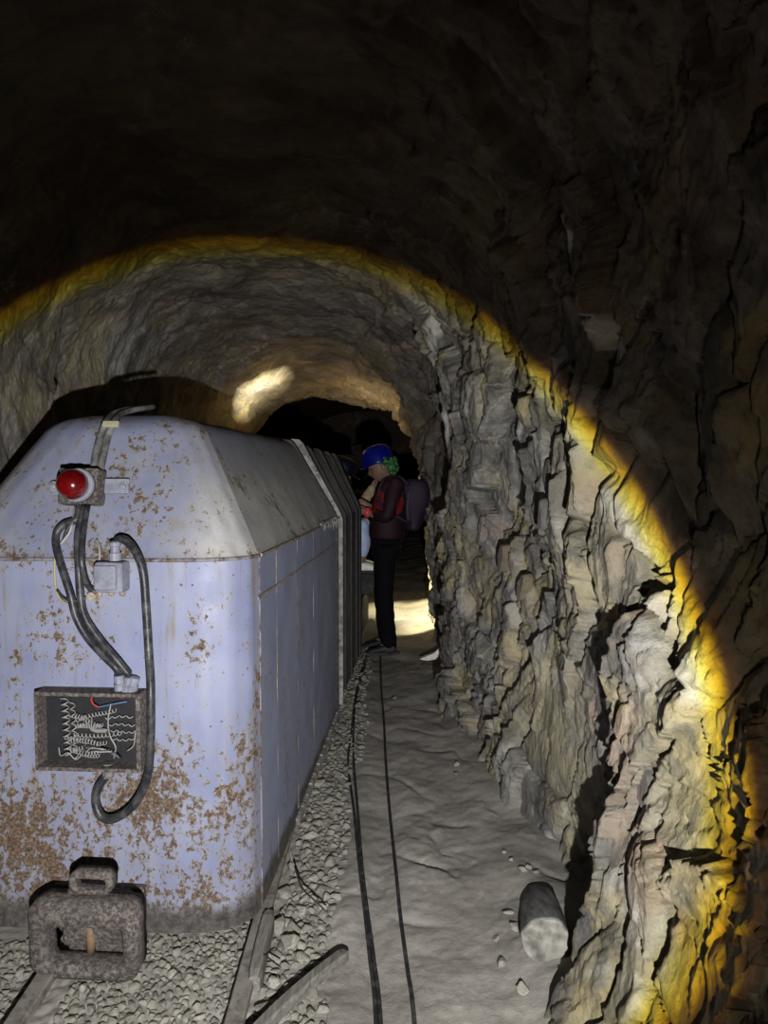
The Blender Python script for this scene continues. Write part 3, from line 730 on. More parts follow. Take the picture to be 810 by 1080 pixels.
g = front(114, 812, .03); bm = bmesh.new(); lathe(bm, [(.015, -.022), (.018, -.014), (.018, .01), (.014, .012), (.014, .02)], (g.x, -.03, g.z), (0, 0, 1), 12); bm_obj('cable_gland', bm, M_cable_pale, rb, False)

# ---- cables on the front
def cable(pxs, r, mat=M_cable, off=.016): return pipe('cable', pxs, r, mat, loco, off, 6, 10)
def over(px, py, Y):
    return LI @ at(px, py, Y)
for dx in (0, 8):
    pts = [nose(98+dx*.8, 502, .02), nose(101+dx, 480, .016), nose(106+dx, 460, .016), nose(112+dx, 446, .022)]
    pts += [front(118+dx, 437.5, -.28), front(126+dx, 434, -.34), front(140+dx, 431, -.40), front(158+dx*.6, 429, -.50)]
    tube_obj('cable', pts, .0125, M_cable_pale, loco, 6, 10, .009)
a = nose(112, 447, .036); b = nose(122, 448, .036)
bm = bmesh.new(); add_box(bm, (a+b)/2, (.052, .014, .020), Matrix.Rotation(-NTH, 3, 'X'), .004, 2); bm_obj('tape_band', bm, M_tie, loco)
cable([(84, 532, .03), (80, 548, .03), (68, 553, .03), (60, 562, .025), (59, 575, .02), (65, 598, .02), (74, 626, .03), (80, 650, .03), (92, 672, .03), (108, 690, .035), (122, 704, .04), (126, 712, .03)], .0115)
cable([(90, 534, .03), (86, 548, .03), (82, 566, .03), (83, 598, .03), (85, 630, .03), (90, 652, .035), (106, 676, .035), (122, 695, .04), (136, 712, .03)], .0115)
cable([(92, 534, .04), (88, 560, .05), (86, 590, .05), (90, 612, .04), (97, 622, .025), (102, 625, .02)], .0095)
cable([(80, 534, .03), (76, 552, .035), (73, 562, .03), (64, 574, .02)], .004, M_wire)
cable([(86, 534, .03), (80, 545, .04), (70, 560, .035), (66, 572, .02)], .0035, M_cable)
cable([(58, 588, .01), (58, 612, .01), (62, 630, .012), (72, 638, .012)], .0035, M_wire_yel)
cable([(60, 622, .02), (66, 630, .025), (76, 634, .03), (88, 632, .03), (96, 626, .02)], .0035, M_cable)
cable([(102, 569, .01), (105, 580, .012), (104, 596, .014), (98, 612, .014), (96, 620, .012)], .0035, M_wire)
cable([(122, 574, .034), (126, 569, .04), (134, 571, .045), (144, 584, .045), (151, 604, .045), (154, 640, .045), (157, 690, .05), (159, 730, .085), (158.5, 790, .085), (154, 825, .07), (140, 850, .06), (122, 863, .055), (108, 862, .05), (101, 848, .045), (103, 832, .04), (112, 818, .034)], .0125)

# ---- coupler
cp = empty('coupler', (0, 0, 0)); cp.parent = loco
OC = .17
def cpt(px, py, off=OC): return front(px, py, off)
def rrect(x0, x1, z0, z1, r, n=6):
    out = []
    for cx, cz, a0 in ((x1-r, z1-r, 0), (x0+r, z1-r, PI/2), (x0+r, z0+r, PI), (x1-r, z0+r, 1.5*PI)):
        for k in range(n+1): out.append((cx+r*math.cos(a0+k*PI/2/n), cz+r*math.sin(a0+k*PI/2/n)))
    return out
def frame(name, outer, inner, y0, y1, mat, parent, bev=.0, amp=.002):
    """plate with a hole, between y0 (front) and y1 (back)"""
    bm = bmesh.new(); n = len(outer)
    lv = []
    for (o, i, y) in ((outer, inner, y0), (outer, inner, y1)):
        lv.append(([bm.verts.new((x, y, z)) for x, z in o], [bm.verts.new((x, y, z)) for x, z in i]))
    def shrink(P, d):
        cx = sum(p[0] for p in P)/len(P); cz = sum(p[1] for p in P)/len(P); return [(x-d*np.sign(x-cx), z-d*np.sign(z-cz)) for x, z in P]
    (o0, i0), (o1, i1) = lv
    if bev:
        of = [bm.verts.new((x, y0-bev, z)) for x, z in shrink(outer, bev)]; inf = [bm.verts.new((x, y0-bev, z)) for x, z in shrink(inner, -bev*.5)]
    else: of, inf = o0, i0
    for k in range(n):
        j = (k+1) % n
        bm.faces.new((of[k], of[j], inf[j], inf[k]))
        if bev: bm.faces.new((o0[k], o0[j], of[j], of[k])); bm.faces.new((inf[k], inf[j], i0[j], i0[k]))
        bm.faces.new((o1[k], o1[j], o0[j], o0[k])); bm.faces.new((i0[k], i0[j], i1[j], i1[k])); bm.faces.new((i1[k], i1[j], o1[j], o1[k]))
    bmesh.ops.recalc_face_normals(bm, faces=bm.faces[:])
    bmesh.ops.subdivide_edges(bm, edges=bm.edges[:], cuts=1, use_grid_fill=True)
    bm.normal_update(); rough_up(bm, amp, 40, 3)
    return bm_obj(name, bm, mat, parent, True)
A = cpt(29, 948); B = cpt(147, 1036)
Ai = cpt(51, 977); Bi = cpt(130, 1016)
frame('buffer_head', rrect(A.x, B.x, max(B.z, .012), A.z, .045), rrect(Ai.x, Bi.x, Bi.z, Ai.z, .010), -OC, -OC+.055, M_cast, cp, .014, .003)
box_obj('buffer_throat', ((Ai.x+Bi.x)/2+.02, -OC+.06, (Ai.z+Bi.z)/2-.005), ((Bi.x-Ai.x)*.9, .05, (Ai.z-Bi.z)*1.15), M_cast, cp, .008, Matrix.Rotation(.35, 3, 'X'))
bm = bmesh.new(); add_cyl(bm, cpt(96, 975, OC-.03), cpt(96, 1004, OC-.045), .013, .0125, 12); bm_obj('coupling_pin', bm, M_rust, cp, True)
H0 = cpt(70, 921, OC+.0); H1 = cpt(117, 945, OC+.0)
frame('handle', rrect(H0.x, H1.x, H1.z-.005, H0.z, .026), rrect(H0.x+.019, H1.x-.019, H1.z+.012, H0.z-.020, .012), -OC+.01, -OC+.045, M_cast, cp, .006, .001)
bm = bmesh.new(); h = cpt(93, 934, OC-.06)
add_box(bm, (h.x, -OC+.06, A.z-.01), (.10, .06, .05), None, .008); bm_obj('handle_root', bm, M_cast, cp)
add = bmesh.new(); add_box(add, ((A.x+B.x)/2, -.07, (A.z+B.z)/2+.01), (.17, .12, .12), None, .01); bm_obj('draw_bar', add, M_cast, cp)
P0 = front(118, 934, .02); P1 = front(153, 975, .02)
box_obj('mounting_plate', ((front(60, 940).x+P1.x)/2, -.014, (P0.z+P1.z)/2), (P1.x-front(60, 940).x, .028, P0.z-P1.z), M_cast, cp, .010, None, 3)
for px, py in ((146, 945), (148, 965)):
    b_ = front(px, py, .03); bm = bmesh.new(); lathe(bm, [(.012, 0), (.012, .010), (.008, .012)], (b_.x, -.026, b_.z), (0, -1, 0), 6); bm_obj('bolt', bm, M_rust, cp, False)
# ---------------------------------------------------------------- rails, ballast, things on the ground
M_railtop = dusty('dusty_rail_steel', (.10, .085, .07), (.22, .205, .175), .36, .56, .8, 120, .95)
M_wood = NM('grey_old_wood')
_g = M_wood.noise(12, 7, .65, M_wood.map((9, 1.0, 9)))
M_wood = M_wood.out(M_wood.ramp(_g, [(.3, (.075, .068, .058)), (.5, (.16, .15, .13)), (.7, (.25, .235, .205))]), .9, 0, M_wood.bump(_g, .6, .006), .2)
def rail(name, pts, label):
    r = empty(name, (pts[0][0], pts[0][1], 0)); tag(r, label, 'rail', 'narrow gauge rails under the locomotive')
    P = smooth_path([(x, y, 0) for x, y in pts], 8)
    def sweep(nm, prof, mat):
        bm = bmesh.new(); R = []
        for i, p in enumerate(P):
            t = (P[min(i+1, len(P)-1)]-P[max(i-1, 0)]).normalized(); n = Vector((t.y, -t.x, 0))
            R.append([bm.verts.new(p+n*u+Vector((0, 0, z))-Vector((r.location.x, r.location.y, 0))) for u, z in prof])
        for a, b in zip(R[:-1], R[1:]):
            for k in range(len(prof)): bm.faces.new((a[k], a[(k+1) % len(prof)], b[(k+1) % len(prof)], b[k]))
        bm.faces.new(R[0]); bm.faces.new(R[-1][::-1]); bmesh.ops.recalc_face_normals(bm, faces=bm.faces[:])
        return bm_obj(nm, bm, mat, r)
    r.location.z = -.058
    sweep('rail_head', [(-.022, .070), (-.025, .074), (-.025, .090), (-.021, .095), (.021, .095), (.025, .090), (.025, .074), (.022, .070)], M_railtop)
    sweep('rail_web', [(-.006, .0), (-.006, .071), (.006, .071), (.006, .0)], M_railtop)
    sweep('rail_foot', [(-.04, -.01), (-.04, .006), (-.008, .012), (.008, .012), (.04, .006), (.04, -.01)], M_railtop)
    return r
rail('rail', [(-.37, .4), (-.376, 1.2), (-.382, 1.9), (-.385, 2.4), (-.375, 3.0), (-.345, 3.8), (-.28, 5.0), (-.20, 6.4)], 'grey dusty steel rail beside the path, running under the right side of the locomotive')
rail('rail', [(-.915, .4), (-.925, 1.2), (-.94, 1.9), (-.945, 2.4), (-.935, 3.0), (-.905, 3.8), (-.84, 5.0), (-.76, 6.4)], 'grey dusty steel rail below the coupler, at the lower left corner')
# stones
M_stone = mat_stone('ballast_stone')
def stone_mesh(name, seed, flat=.65):
    rn = random.Random(seed); bm = bmesh.new()
    for k in range(15):
        v = Vector((rn.gauss(0, 1), rn.gauss(0, 1), rn.gauss(0, 1))).normalized()*rn.uniform(.8, 1.0)
        bm.verts.new((v.x*.5, v.y*.42, v.z*.5*flat))
    r = bmesh.ops.convex_hull(bm, input=bm.verts[:])
    bmesh.ops.delete(bm, geom=[g for g in r['geom_interior'] if isinstance(g, bmesh.types.BMVert)], context='VERTS')
    bmesh.ops.bevel(bm, geom=bm.edges[:], offset=.03, segments=1, affect='EDGES')
    me = bpy.data.meshes.new(name); bm.to_mesh(me); bm.free(); me.materials.append(M_stone)
    me.polygons.foreach_set('use_smooth', [False]*len(me.polygons)); return me
VAR = [stone_mesh('stone', 60+i, random.Random(i).uniform(.45, .8)) for i in range(14)]
rnd = random.Random(11); placed = []
def density(x, y):
    if -.87 < x < -.40 and y < 2.3: return 1.0
    if x <= -.95 and y < 2.2: return .8
    if -.335 < x < (-.155 if y < 3.6 else -.11)+.015*math.sin(y*5): return .85*(1-max(0, (x+.26)/.25)) if y > 1.9 else .35
    return 0
cellmap = {}
for k in range(26000):
    if k < 15000: x, y = rnd.uniform(-1.35, -.15), rnd.uniform(1.45, 2.5)
    else: x, y = rnd.uniform(-.335, -.09), 2.2+3.8*rnd.random()**1.4
    if rnd.random() > density(x, y): continue
    between = x < -.39
    s = rnd.uniform(.020, .040) if between else (rnd.uniform(.022, .05) if rnd.random() < .86 else rnd.uniform(.05, .085))
    if any((x-a)**2+(y-b)**2 < ((s+c)*.30)**2 for a, b, c in cellmap.get((int(x*12), int(y*12)), ())): continue
    placed.append((x, y, s))
    for i_ in (-1, 0, 1):
        for j_ in (-1, 0, 1): cellmap.setdefault((int(x*12)+i_, int(y*12)+j_), []).append((x, y, s))
hand = [(312, 905, .06), (330, 900, .05), (300, 932, .075), (326, 918, .05), (290, 1000, .07), (306, 985, .085), (322, 972, .06), (318, 1002, .06), (300, 965, .065), (338, 930, .05), (279, 1056, .07), (345, 860, .05), (318, 950, .055), (352, 770, .07), (345, 822, .06), (350, 745, .10), (372, 716, .05)]
for px, py, s in hand:
    p = on_floor(px, py, .02); placed.append((p.x, p.y, s))
placed.sort(key=lambda q: -q[2]/q[1])
def stone_tf(x, y, s):
    return Matrix.Translation((x, y, fz(x, y)+s*.10)) @ Matrix.Rotation(rnd.uniform(0, 6.28), 4, 'Z') @ Matrix.Rotation(rnd.uniform(-.5, .5), 4, 'X') @ Matrix.Diagonal((s*1.1, s, s, 1))
for x, y, s in placed[:300]:
    o = bpy.data.objects.new('stone', rnd.choice(VAR)); C.objects.link(o); o.parent = floor; o.matrix_local = stone_tf(x, y, s)
def joined(name, items, parent, mat):
    vs = []; fs = []; off = 0; cache = {}
    for me, M in items:
        if me.name not in cache:
            cache[me.name] = (np.array([v.co[:] for v in me.vertices]), [tuple(p.vertices) for p in me.polygons])
        co, pf = cache[me.name]; A = np.array(M)
        vs.append(co @ A[:3, :3].T+A[:3, 3]); fs += [tuple(i+off for i in f) for f in pf]; off += len(co)
    me = bpy.data.meshes.new(name); me.from_pydata(np.concatenate(vs).tolist(), [], fs)
    return mesh_obj(name, me, mat, parent)
g = joined('gravel', [(rnd.choice(VAR), stone_tf(x, y, s)) for x, y, s in placed[300:]], floor, M_stone); g['kind'] = 'stuff'
# small rubble at the foot of the rock, each a stone of its own
M_rub = mat_stone('pale_rubble')
for px, py, s in ((548, 927, .045), (541, 915, .03), (556, 925, .03), (533, 905, .03), (560, 1018, .04), (538, 968, .04), (545, 985, .05), (485, 806, .05), (478, 815, .04), (470, 752, .05), (420, 733, .04), (532, 1015, .04), (555, 1045, .05), (520, 990, .03), (568, 930, .03)):
    p = on_floor(px+random.Random(px).uniform(-4, 4), py, .02); o = bpy.data.objects.new('stone', rnd.choice(VAR)); C.objects.link(o); o.parent = floor; o.matrix_local = stone_tf(p.x, p.y, s)
# ---- cables along the path
def floor_cable(label, pxs, r, pre, post):
    pts = [pre] if pre else []
    for px, py in pxs:
        p = on_floor(px, py, .012); pts.append((p.x, p.y, fz(p.x, p.y)+r*.7+.003))
    pts.append((post[0], post[1], fz(*post[:2])+r))
    P = smooth_path(pts, 10)
    for p in P: p.z = max(p.z, fz(p.x, p.y)+r*.8)
    bm = bmesh.new(); add_tube(bm, P, r, 8); o = bm_obj('floor_cable', bm, M_fcable, None, True)
    tag(o, label, 'cable'); return o
M_fcable = dusty('dusty_floor_cable', (.018, .018, .02), (.12, .11, .10), .48, .72, .6, 60, .6)
floor_cable('thin black cable, left strand of the pair lying on the dirt path', [(388, 684), (381, 705), (375, 732), (371, 765), (367, 800), (373, 850), (378, 900), (384, 950), (390, 1000), (397, 1075)], .0062, None, (.0, 1.1, 0))
floor_cable('thin black cable, right strand of the pair lying on the dirt path', [(390, 684), (383, 705), (376, 732), (373, 765), (373, 800), (377, 850), (381, 900), (386, 945), (394, 1000), (402, 1075)], .0062, None, (.02, 1.1, 0))
floor_cable('single thin black cable down the middle of the path', [(401, 684), (402, 720), (405, 760), (407, 800), (411, 850), (416, 900), (422, 960), (430, 1020), (437, 1075)], .0062, None, (.09, 1.1, 0))
# twig / wire scraps
for lab, pxs in (('thin dark twig on the pale stones beside the rail', [(311, 914), (318, 935), (330, 948), (345, 962)]), ('short dark twig against the wooden wedge by the rail', [(268, 1000), (280, 1008), (296, 1020)])):
    pts = []
    for px, py in pxs:
        p = on_floor(px, py, .05); pts.append(p)
    tag(tube_obj('twig', pts, .0035, M_dark, None, 5, 6, .002), lab, 'twig')
# wooden lath, curved, and a board wedge beside the rail
def bar_obj(name, pts, w_, h, mat):
    P = smooth_path(pts, 5); bm = bmesh.new(); R = []
    for i, p in enumerate(P):
        t = (P[min(i+1, len(P)-1)]-P[max(i-1, 0)]).normalized(); n = Vector((t.y, -t.x, 0)).normalized(); u = n.cross(t)
        if u.z < 0: u = -u
        k = 1 if 0 < i < len(P)-1 else .8
        R.append([bm.verts.new(p+n*a*w_*k+u*b*h*k) for a, b in ((-.5, -.5), (.5, -.5), (.5, .3), (.35, .5), (-.35, .5), (-.5, .3))])
    for a, b in zip(R[:-1], R[1:]):
        for k in range(6): bm.faces.new((a[k], a[(k+1) % 6], b[(k+1) % 6], b[k]))
    bm.faces.new(R[0]); bm.faces.new(R[-1][::-1]); bmesh.ops.recalc_face_normals(bm, faces=bm.faces[:]); return bm_obj(name, bm, mat)
def fl(px, py, z): 
    p = on_floor(px, py, z); return (p.x, p.y, fz(p.x, p.y)+z)
lath = bar_obj('wooden_lath', [(-.44, 1.50, .05), fl(272, 1082, .045), fl(305, 1050, .038), fl(338, 1022, .032), fl(364, 1001, .026)], .036, .030, M_wood)
tag(lath, 'curved grey wooden lath lying on the gravel right of the near rail', 'wood')
wd = bar_obj('wooden_board', [fl(268, 1034, .035), fl(275, 998, .04), fl(284, 962, .045)], .04, .055, M_wood)
tag(wd, 'short grey wooden board wedged upright along the rail beside the locomotive', 'wood')
# ---- the log
la = at(576, 994, 2.03); lb = at(569, 950, 2.37)
la = Vector(la); lb = Vector(lb)
bm = bmesh.new(); d = lb-la; q = d.to_track_quat('Z', 'Y').to_matrix(); R = []
rn = random.Random(3); rad = [.068*(1+.05*math.sin(3*a*2*PI/28+1)+.035*math.sin(7*a*2*PI/28)+rn.uniform(-.02, .02)) for a in range(28)]
for h, k in ((0, .93), (.006, .985), (.03, 1), (.3, .98), (.6, .93), (.95, .9), (1, .82)):
    R.append([bm.verts.new(la+d*h*(1 if h > .01 else 1)+q @ Vector((rad[a]*k*math.cos(2*PI*a/28), rad[a]*k*math.sin(2*PI*a/28), 0))) for a in range(28)])
for a, b in zip(R[:-1], R[1:]):
    for k in range(28): bm.faces.new((a[k], a[(k+1) % 28], b[(k+1) % 28], b[k]))
bm.faces.new(R[-1]); bmesh.ops.recalc_face_normals(bm, faces=bm.faces[:])
org = (la+lb)/2
for v in bm.verts: v.co -= org
lg = empty('log', org); tag(lg, 'short thick wooden log stump lying against the rock at the right of the path', 'log')
m = NM('grey_log_bark'); gr = m.noise(7, 6, .65, m.map((7, .8, 3)))
M_bark = m.out(m.ramp(gr, [(.3, (.08, .08, .077)), (.5, (.19, .19, .18)), (.7, (.30, .29, .27))]), .85, 0, m.bump(gr, .6, .008), .25)
bm_obj('bark', bm, M_bark, lg, True)
m = NM('cut_wood'); xyz = m.n('ShaderNodeTexWave', wave_type='RINGS'); xyz.inputs['Scale'].default_value = 16; xyz.inputs['Distortion'].default_value = 2.5; xyz.inputs['Detail'].default_value = 3
m.set(xyz.inputs['Vector'], m.map((1, .3, 1)))
ct = m.mix(.25, m.ramp(m.noise(12, 5, .65), [(.32, (.10, .095, .085)), (.5, (.26, .25, .215)), (.7, (.36, .345, .30))]), xyz.outputs[0], 'MULTIPLY')
M_cut = m.out(ct, .9, 0, m.bump(m.noise(40, 5), .3, .004), .2)
bm = bmesh.new(); c0 = la-org; vs = [bm.verts.new(c0+q @ Vector((rad[a]*.935*math.cos(2*PI*a/28), rad[a]*.935*math.sin(2*PI*a/28), -.001))) for a in range(28)]
ctr = bm.verts.new(c0-d.normalized()*.005)
for k in range(28): bm.faces.new((vs[k], ctr, vs[(k+1) % 28]))
bmesh.ops.recalc_face_normals(bm, faces=bm.faces[:]); bm_obj('cut_face', bm, M_cut, lg)
# ---- rock slabs standing proud of the wall: each a piece of wall_right
M_slab = mat_rock('dark_slab_rock', 0, .62); M_slab2 = mat_rock('pale_slab_rock', .3, 1.05)
def slab(px, py, Y, w_, h, th, rot, mat, tilt=.0, seed=0):
    rn = random.Random(seed*7+1); bm = bmesh.new()
    n = 7; pts = [(math.cos(2*PI*k/n+.2)*w_/2*rn.uniform(.75, 1.1), math.sin(2*PI*k/n+.2)*h/2*rn.uniform(.75, 1.1)) for k in range(n)]
    f = [bm.verts.new((-th*rn.uniform(.35, .6), a*.92, b*.92)) for a, b in pts]; g_ = [bm.verts.new((th*.5, a, b)) for a, b in pts]
    bm.faces.new(f); bm.faces.new(g_[::-1])
    for k in range(n): bm.faces.new((f[k], g_[k], g_[(k+1) % n], f[(k+1) % n]))
    bmesh.ops.recalc_face_normals(bm, faces=bm.faces[:]); bmesh.ops.bevel(bm, geom=bm.edges[:], offset=.006, segments=1, affect='EDGES')
    p = at(px, py, Y); x = wall_x(p.z, Y)
    M = Matrix.Translation((x-.004, Y, p.z)) @ Matrix.Rotation(tilt, 4, 'Z') @ Matrix.Rotation(rot, 4, 'X')
    bm.transform(M); o = bm_obj('rock_slab', bm, mat, wall_right); return o
for i, a in enumerate([(566, 495, 3.05, .10, .20, .06, .5, M_slab, .3), (472, 500, 4.75, .12, .20, .05, -.1, M_slab, .3), (600, 500, 2.75, .09, .16, .03, .2, M_slab, .1), (690, 600, 1.95, .07, .13, .05, .3, M_slab2, .2), (655, 690, 1.92, .06, .16, .05, .5, M_slab2, .2),
                       (640, 715, 1.95, .05, .14, .05, .5, M_slab2, .25), (668, 760, 1.8, .06, .12, .04, .3, M_slab2, .2), (700, 640, 1.75, .05, .10, .04, .3, M_slab2, .2), (620, 545, 2.6, .06, .16, .03, .1, M_slab2, .1),
                       (530, 590, 3.4, .08, .16, .05, .4, M_slab, .2), (505, 560, 3.8, .07, .18, .05, .3, M_slab2, .2), (545, 620, 3.1, .07, .15, .05, .5, M_slab, .2), (497, 640, 3.9, .08, .20, .05, .2, M_slab2, .2), (560, 570, 3.05, .06, .14, .04, .2, M_slab2, .2),
                       (520, 480, 3.7, .09, .20, .05, .5, M_slab, .15), (650, 830, 1.75, .06, .14, .04, .1, M_slab, .2), (765, 870, 1.27, .03, .08, .03, -.7, M_slab2, .2), (500, 690, 3.75, .07, .2, .05, .3, M_slab, .3), (485, 600, 4.1, .08, .2, .05, .2, M_slab, .3)]):
    slab(*a, seed=i)
# pale shard at the wall foot
p = at(455, 689, 5.35)
bm = bmesh.new(); prs = [(-.085, -.045), (-.03, -.02), (.02, .0), (.06, .045), (.075, .055), (.07, .0), (.03, -.045), (-.03, -.055)]
f = [bm.verts.new((a, 0, b)) for a, b in prs]; b_ = [bm.verts.new((a+.01, .05, b*.9)) for a, b in prs]
bm.faces.new(f); bm.faces.new(b_[::-1])
for k in range(8): bm.faces.new((f[k], b_[k], b_[(k+1) % 8], f[(k+1) % 8]))
bmesh.ops.recalc_face_normals(bm, faces=bm.faces[:])
sh = bm_obj('rock_shard', bm, dusty('white_quartz', (.75, .73, .68), (.5, .48, .42), .45, .7, .6, 60, .5)); sh.location = (p.x, 5.35, p.z)
tag(sh, 'pointed white rock shard at the wall foot behind the standing person', 'rock')
# ---------------------------------------------------------------- people
def skin_bm(nodes, edges, levels=2, root=0):
    """nodes: [(x,y,z,r)] or (x,y,z,rx,ry) -> evaluated mesh data"""
    me = bpy.data.meshes.new('tmp'); me.from_pydata([n[:3] for n in nodes], edges, [])
    o = bpy.data.objects.new('tmp', me); C.objects.link(o)
    md = o.modifiers.new('s', 'SKIN'); md.use_smooth_shade = True
    for i, n in enumerate(nodes):
        sv = me.skin_vertices[0].data[i]; sv.radius = (n[3], n[4] if len(n) > 4 else n[3]); sv.use_root = (i == root)
    sb = o.modifiers.new('u', 'SUBSURF'); sb.levels = levels; sb.render_levels = levels
    dg = bpy.context.evaluated_depsgraph_get(); ev = o.evaluated_get(dg)
    out = bpy.data.meshes.new_from_object(ev); bpy.data.objects.remove(o); bpy.data.meshes.remove(me)
    bm = bmesh.new(); bm.from_mesh(out); bpy.data.meshes.remove(out); return bm
def merge(bm, other, M=None):
    me = bpy.data.meshes.new('t'); other.to_mesh(me); other.free()
    if M is not None: me.transform(M)
    bm.from_mesh(me); bpy.data.meshes.remove(me)
def head_bm():
    """head facing -X, centre at the origin, 0.23 high"""
    bm = bmesh.new(); bmesh.ops.create_uvsphere(bm, u_segments=40, v_segments=28, radius=1)
    for v in bm.verts:
        x, y, z = v.co
        f = max(0, -x)
        X_ = x*(.098 if x > 0 else .092); Y_ = y*.076; Z_ = z*.115
        if z < 0: Y_ *= 1-.30*z*z; X_ += -.012*f*(-z)+ (.03*(-z)*max(0, x))*-1
        if z < -.25 and x > 0: X_ *= .82
        def g(y0, z0, sy, sz): return math.exp(-((y-y0)/sy)**2-((z-z0)/sz)**2)*(1 if x < 0 else 0)
        X_ -= .030*g(0, -.18, .13, .16)+.010*g(0, .08, .12, .28)      # nose
        X_ += .010*(g(.36, .08, .17, .13)+g(-.36, .08, .17, .13))      # eye sockets
        X_ -= .007*(g(.36, .27, .3, .09)+g(-.36, .27, .3, .09))        # brow
        X_ -= .009*(g(0, -.44, .3, .05)+g(0, -.54, .28, .05)); X_ += .006*g(0, -.49, .26, .025)
        X_ -= .014*g(0, -.80, .3, .15)                                 # chin
        Y_ += .006*(g(.5, -.2, .2, .2)-g(-.5, -.2, .2, .2))
        v.co = (X_, Y_, Z_)
    for s in (1, -1):                                                  # ears
        e = bmesh.new(); bmesh.ops.create_uvsphere(e, u_segments=14, v_segments=10, radius=1)
        merge(bm, e, Matrix.Translation((.012, s*.078, -.005)) @ Matrix.Rotation(s*.35, 4, 'Z') @ Matrix.Diagonal((.018, .008, .032, 1)))
    return bm
def hand_nodes(w_, d, nrm, thumb, curl=.5):
    """wrist w_, direction d to the knuckles, palm normal nrm, thumb side vector -> (nodes, edges) appended to node 0 = wrist"""
    d = Vector(d).normalized(); nrm = Vector(nrm).normalized(); sd = Vector(thumb).normalized(); w_ = Vector(w_)
    N = []; E = []
    def add(p, r, par): N.append((*p, r)); E.append((par, len(N))); return len(N)
    palm = add(w_+d*.045, .024, 0)
    for k, (off, ln) in enumerate(((.030, .068), (.010, .078), (-.010, .072), (-.028, .056))):
        b = add(w_+d*.085+sd*off, .0105, palm); p = w_+d*.085+sd*off; dd = d.copy(); par = b
        for j in range(3):
            dd = (dd+nrm*curl*(.45+.1*j)).normalized(); p = p+dd*ln*(.42, .33, .25)[j]; par = add(p, (.0092, .0085, .0072)[j], par)
    t0 = add(w_+d*.03+sd*.034+nrm*.004, .013, palm); t1 = add(w_+d*.062+sd*.052+nrm*.016, .0105, t0); add(w_+d*.09+sd*.050+nrm*.028, .0088, t1)
    return N, E
M_skin = simple('skin', (.22, .125, .09), .55, 0, .1, 60, .1)
def eyeball(parent, pos): 
    bm = bmesh.new(); bmesh.ops.create_uvsphere(bm, u_segments=12, v_segments=8, radius=.011); 
    for v in bm.verts: v.co += Vector(pos)
    return bm_obj('eye', bm, M_eye, parent, True)
M_eye = simple('eye', (.05, .035, .03), .15)
def figure(name, label, J, headpos, headrot, hands, skinm=M_skin):
    """J: dict joint -> (x,y,z); builds the continuous body"""
    root = empty(name, (J['pelvis'][0], J['pelvis'][1], 0)); tag(root, label, 'person')
    off = Vector(root.location)
    def L(p): return Vector(p)-off
    nodes = []; edges = []; idx = {}
    def add(k, p, r, par=None, r2=None):
        p = L(p); nodes.append((*p, r) if r2 is None else (*p, r, r2)); idx[k] = len(nodes)-1
        if par: edges.append((idx[par], idx[k]))
    add('pelvis', J['pelvis'], .090); add('waist', J['waist'], .095, 'pelvis'); add('chest', J['chest'], .115, 'waist'); add('top', J['top'], .085, 'chest')
    add('neck', J['neck'], .05, 'top'); add('skull', headpos, .058, 'neck')
    for s in 'ab':
        add('sh'+s, J['sh'+s], .055, 'top'); add('el'+s, J['el'+s], .040, 'sh'+s); add('wr'+s, J['wr'+s], .026, 'el'+s)
        add('hp'+s, J['hp'+s], .052, 'pelvis'); add('kn'+s, J['kn'+s], .055, 'hp'+s); add('an'+s, J['an'+s], .038, 'kn'+s); add('to'+s, J['to'+s], .032, 'an'+s)
    for s in 'ab':
        N, E = hand_nodes(L(J['wr'+s]), *hands[s]); b = len(nodes)
        nodes += N; edges += [((idx['wr'+s] if a == 0 else b+a-1), b+c-1) for a, c in E]
    bm = skin_bm(nodes, edges, 2, 0)
    HM = Matrix.Translation(L(headpos)) @ headrot.to_4x4()
    merge(bm, head_bm(), HM)
    body = bm_obj('body', bm, skinm, root, True)
    for s in (1, -1): eyeball(root, HM @ Vector((-.076, s*.028, .010)))
    return root, off, HM
def garment(name, nodes, edges, mat, root, off, lv=2):
    nodes = [(*(Vector(n[:3])-off), *n[3:]) for n in nodes]
    bm = skin_bm(nodes, edges, lv, 0)
    for v in bm.verts:
        p = v.co; a = float(perlin(np.array([p.z*16+p.x*6]), np.array([p.x*16+p.y*14]), 9)[0]); v.co += v.normal*a*.008
    return bm_obj(name, bm, mat, root, True)
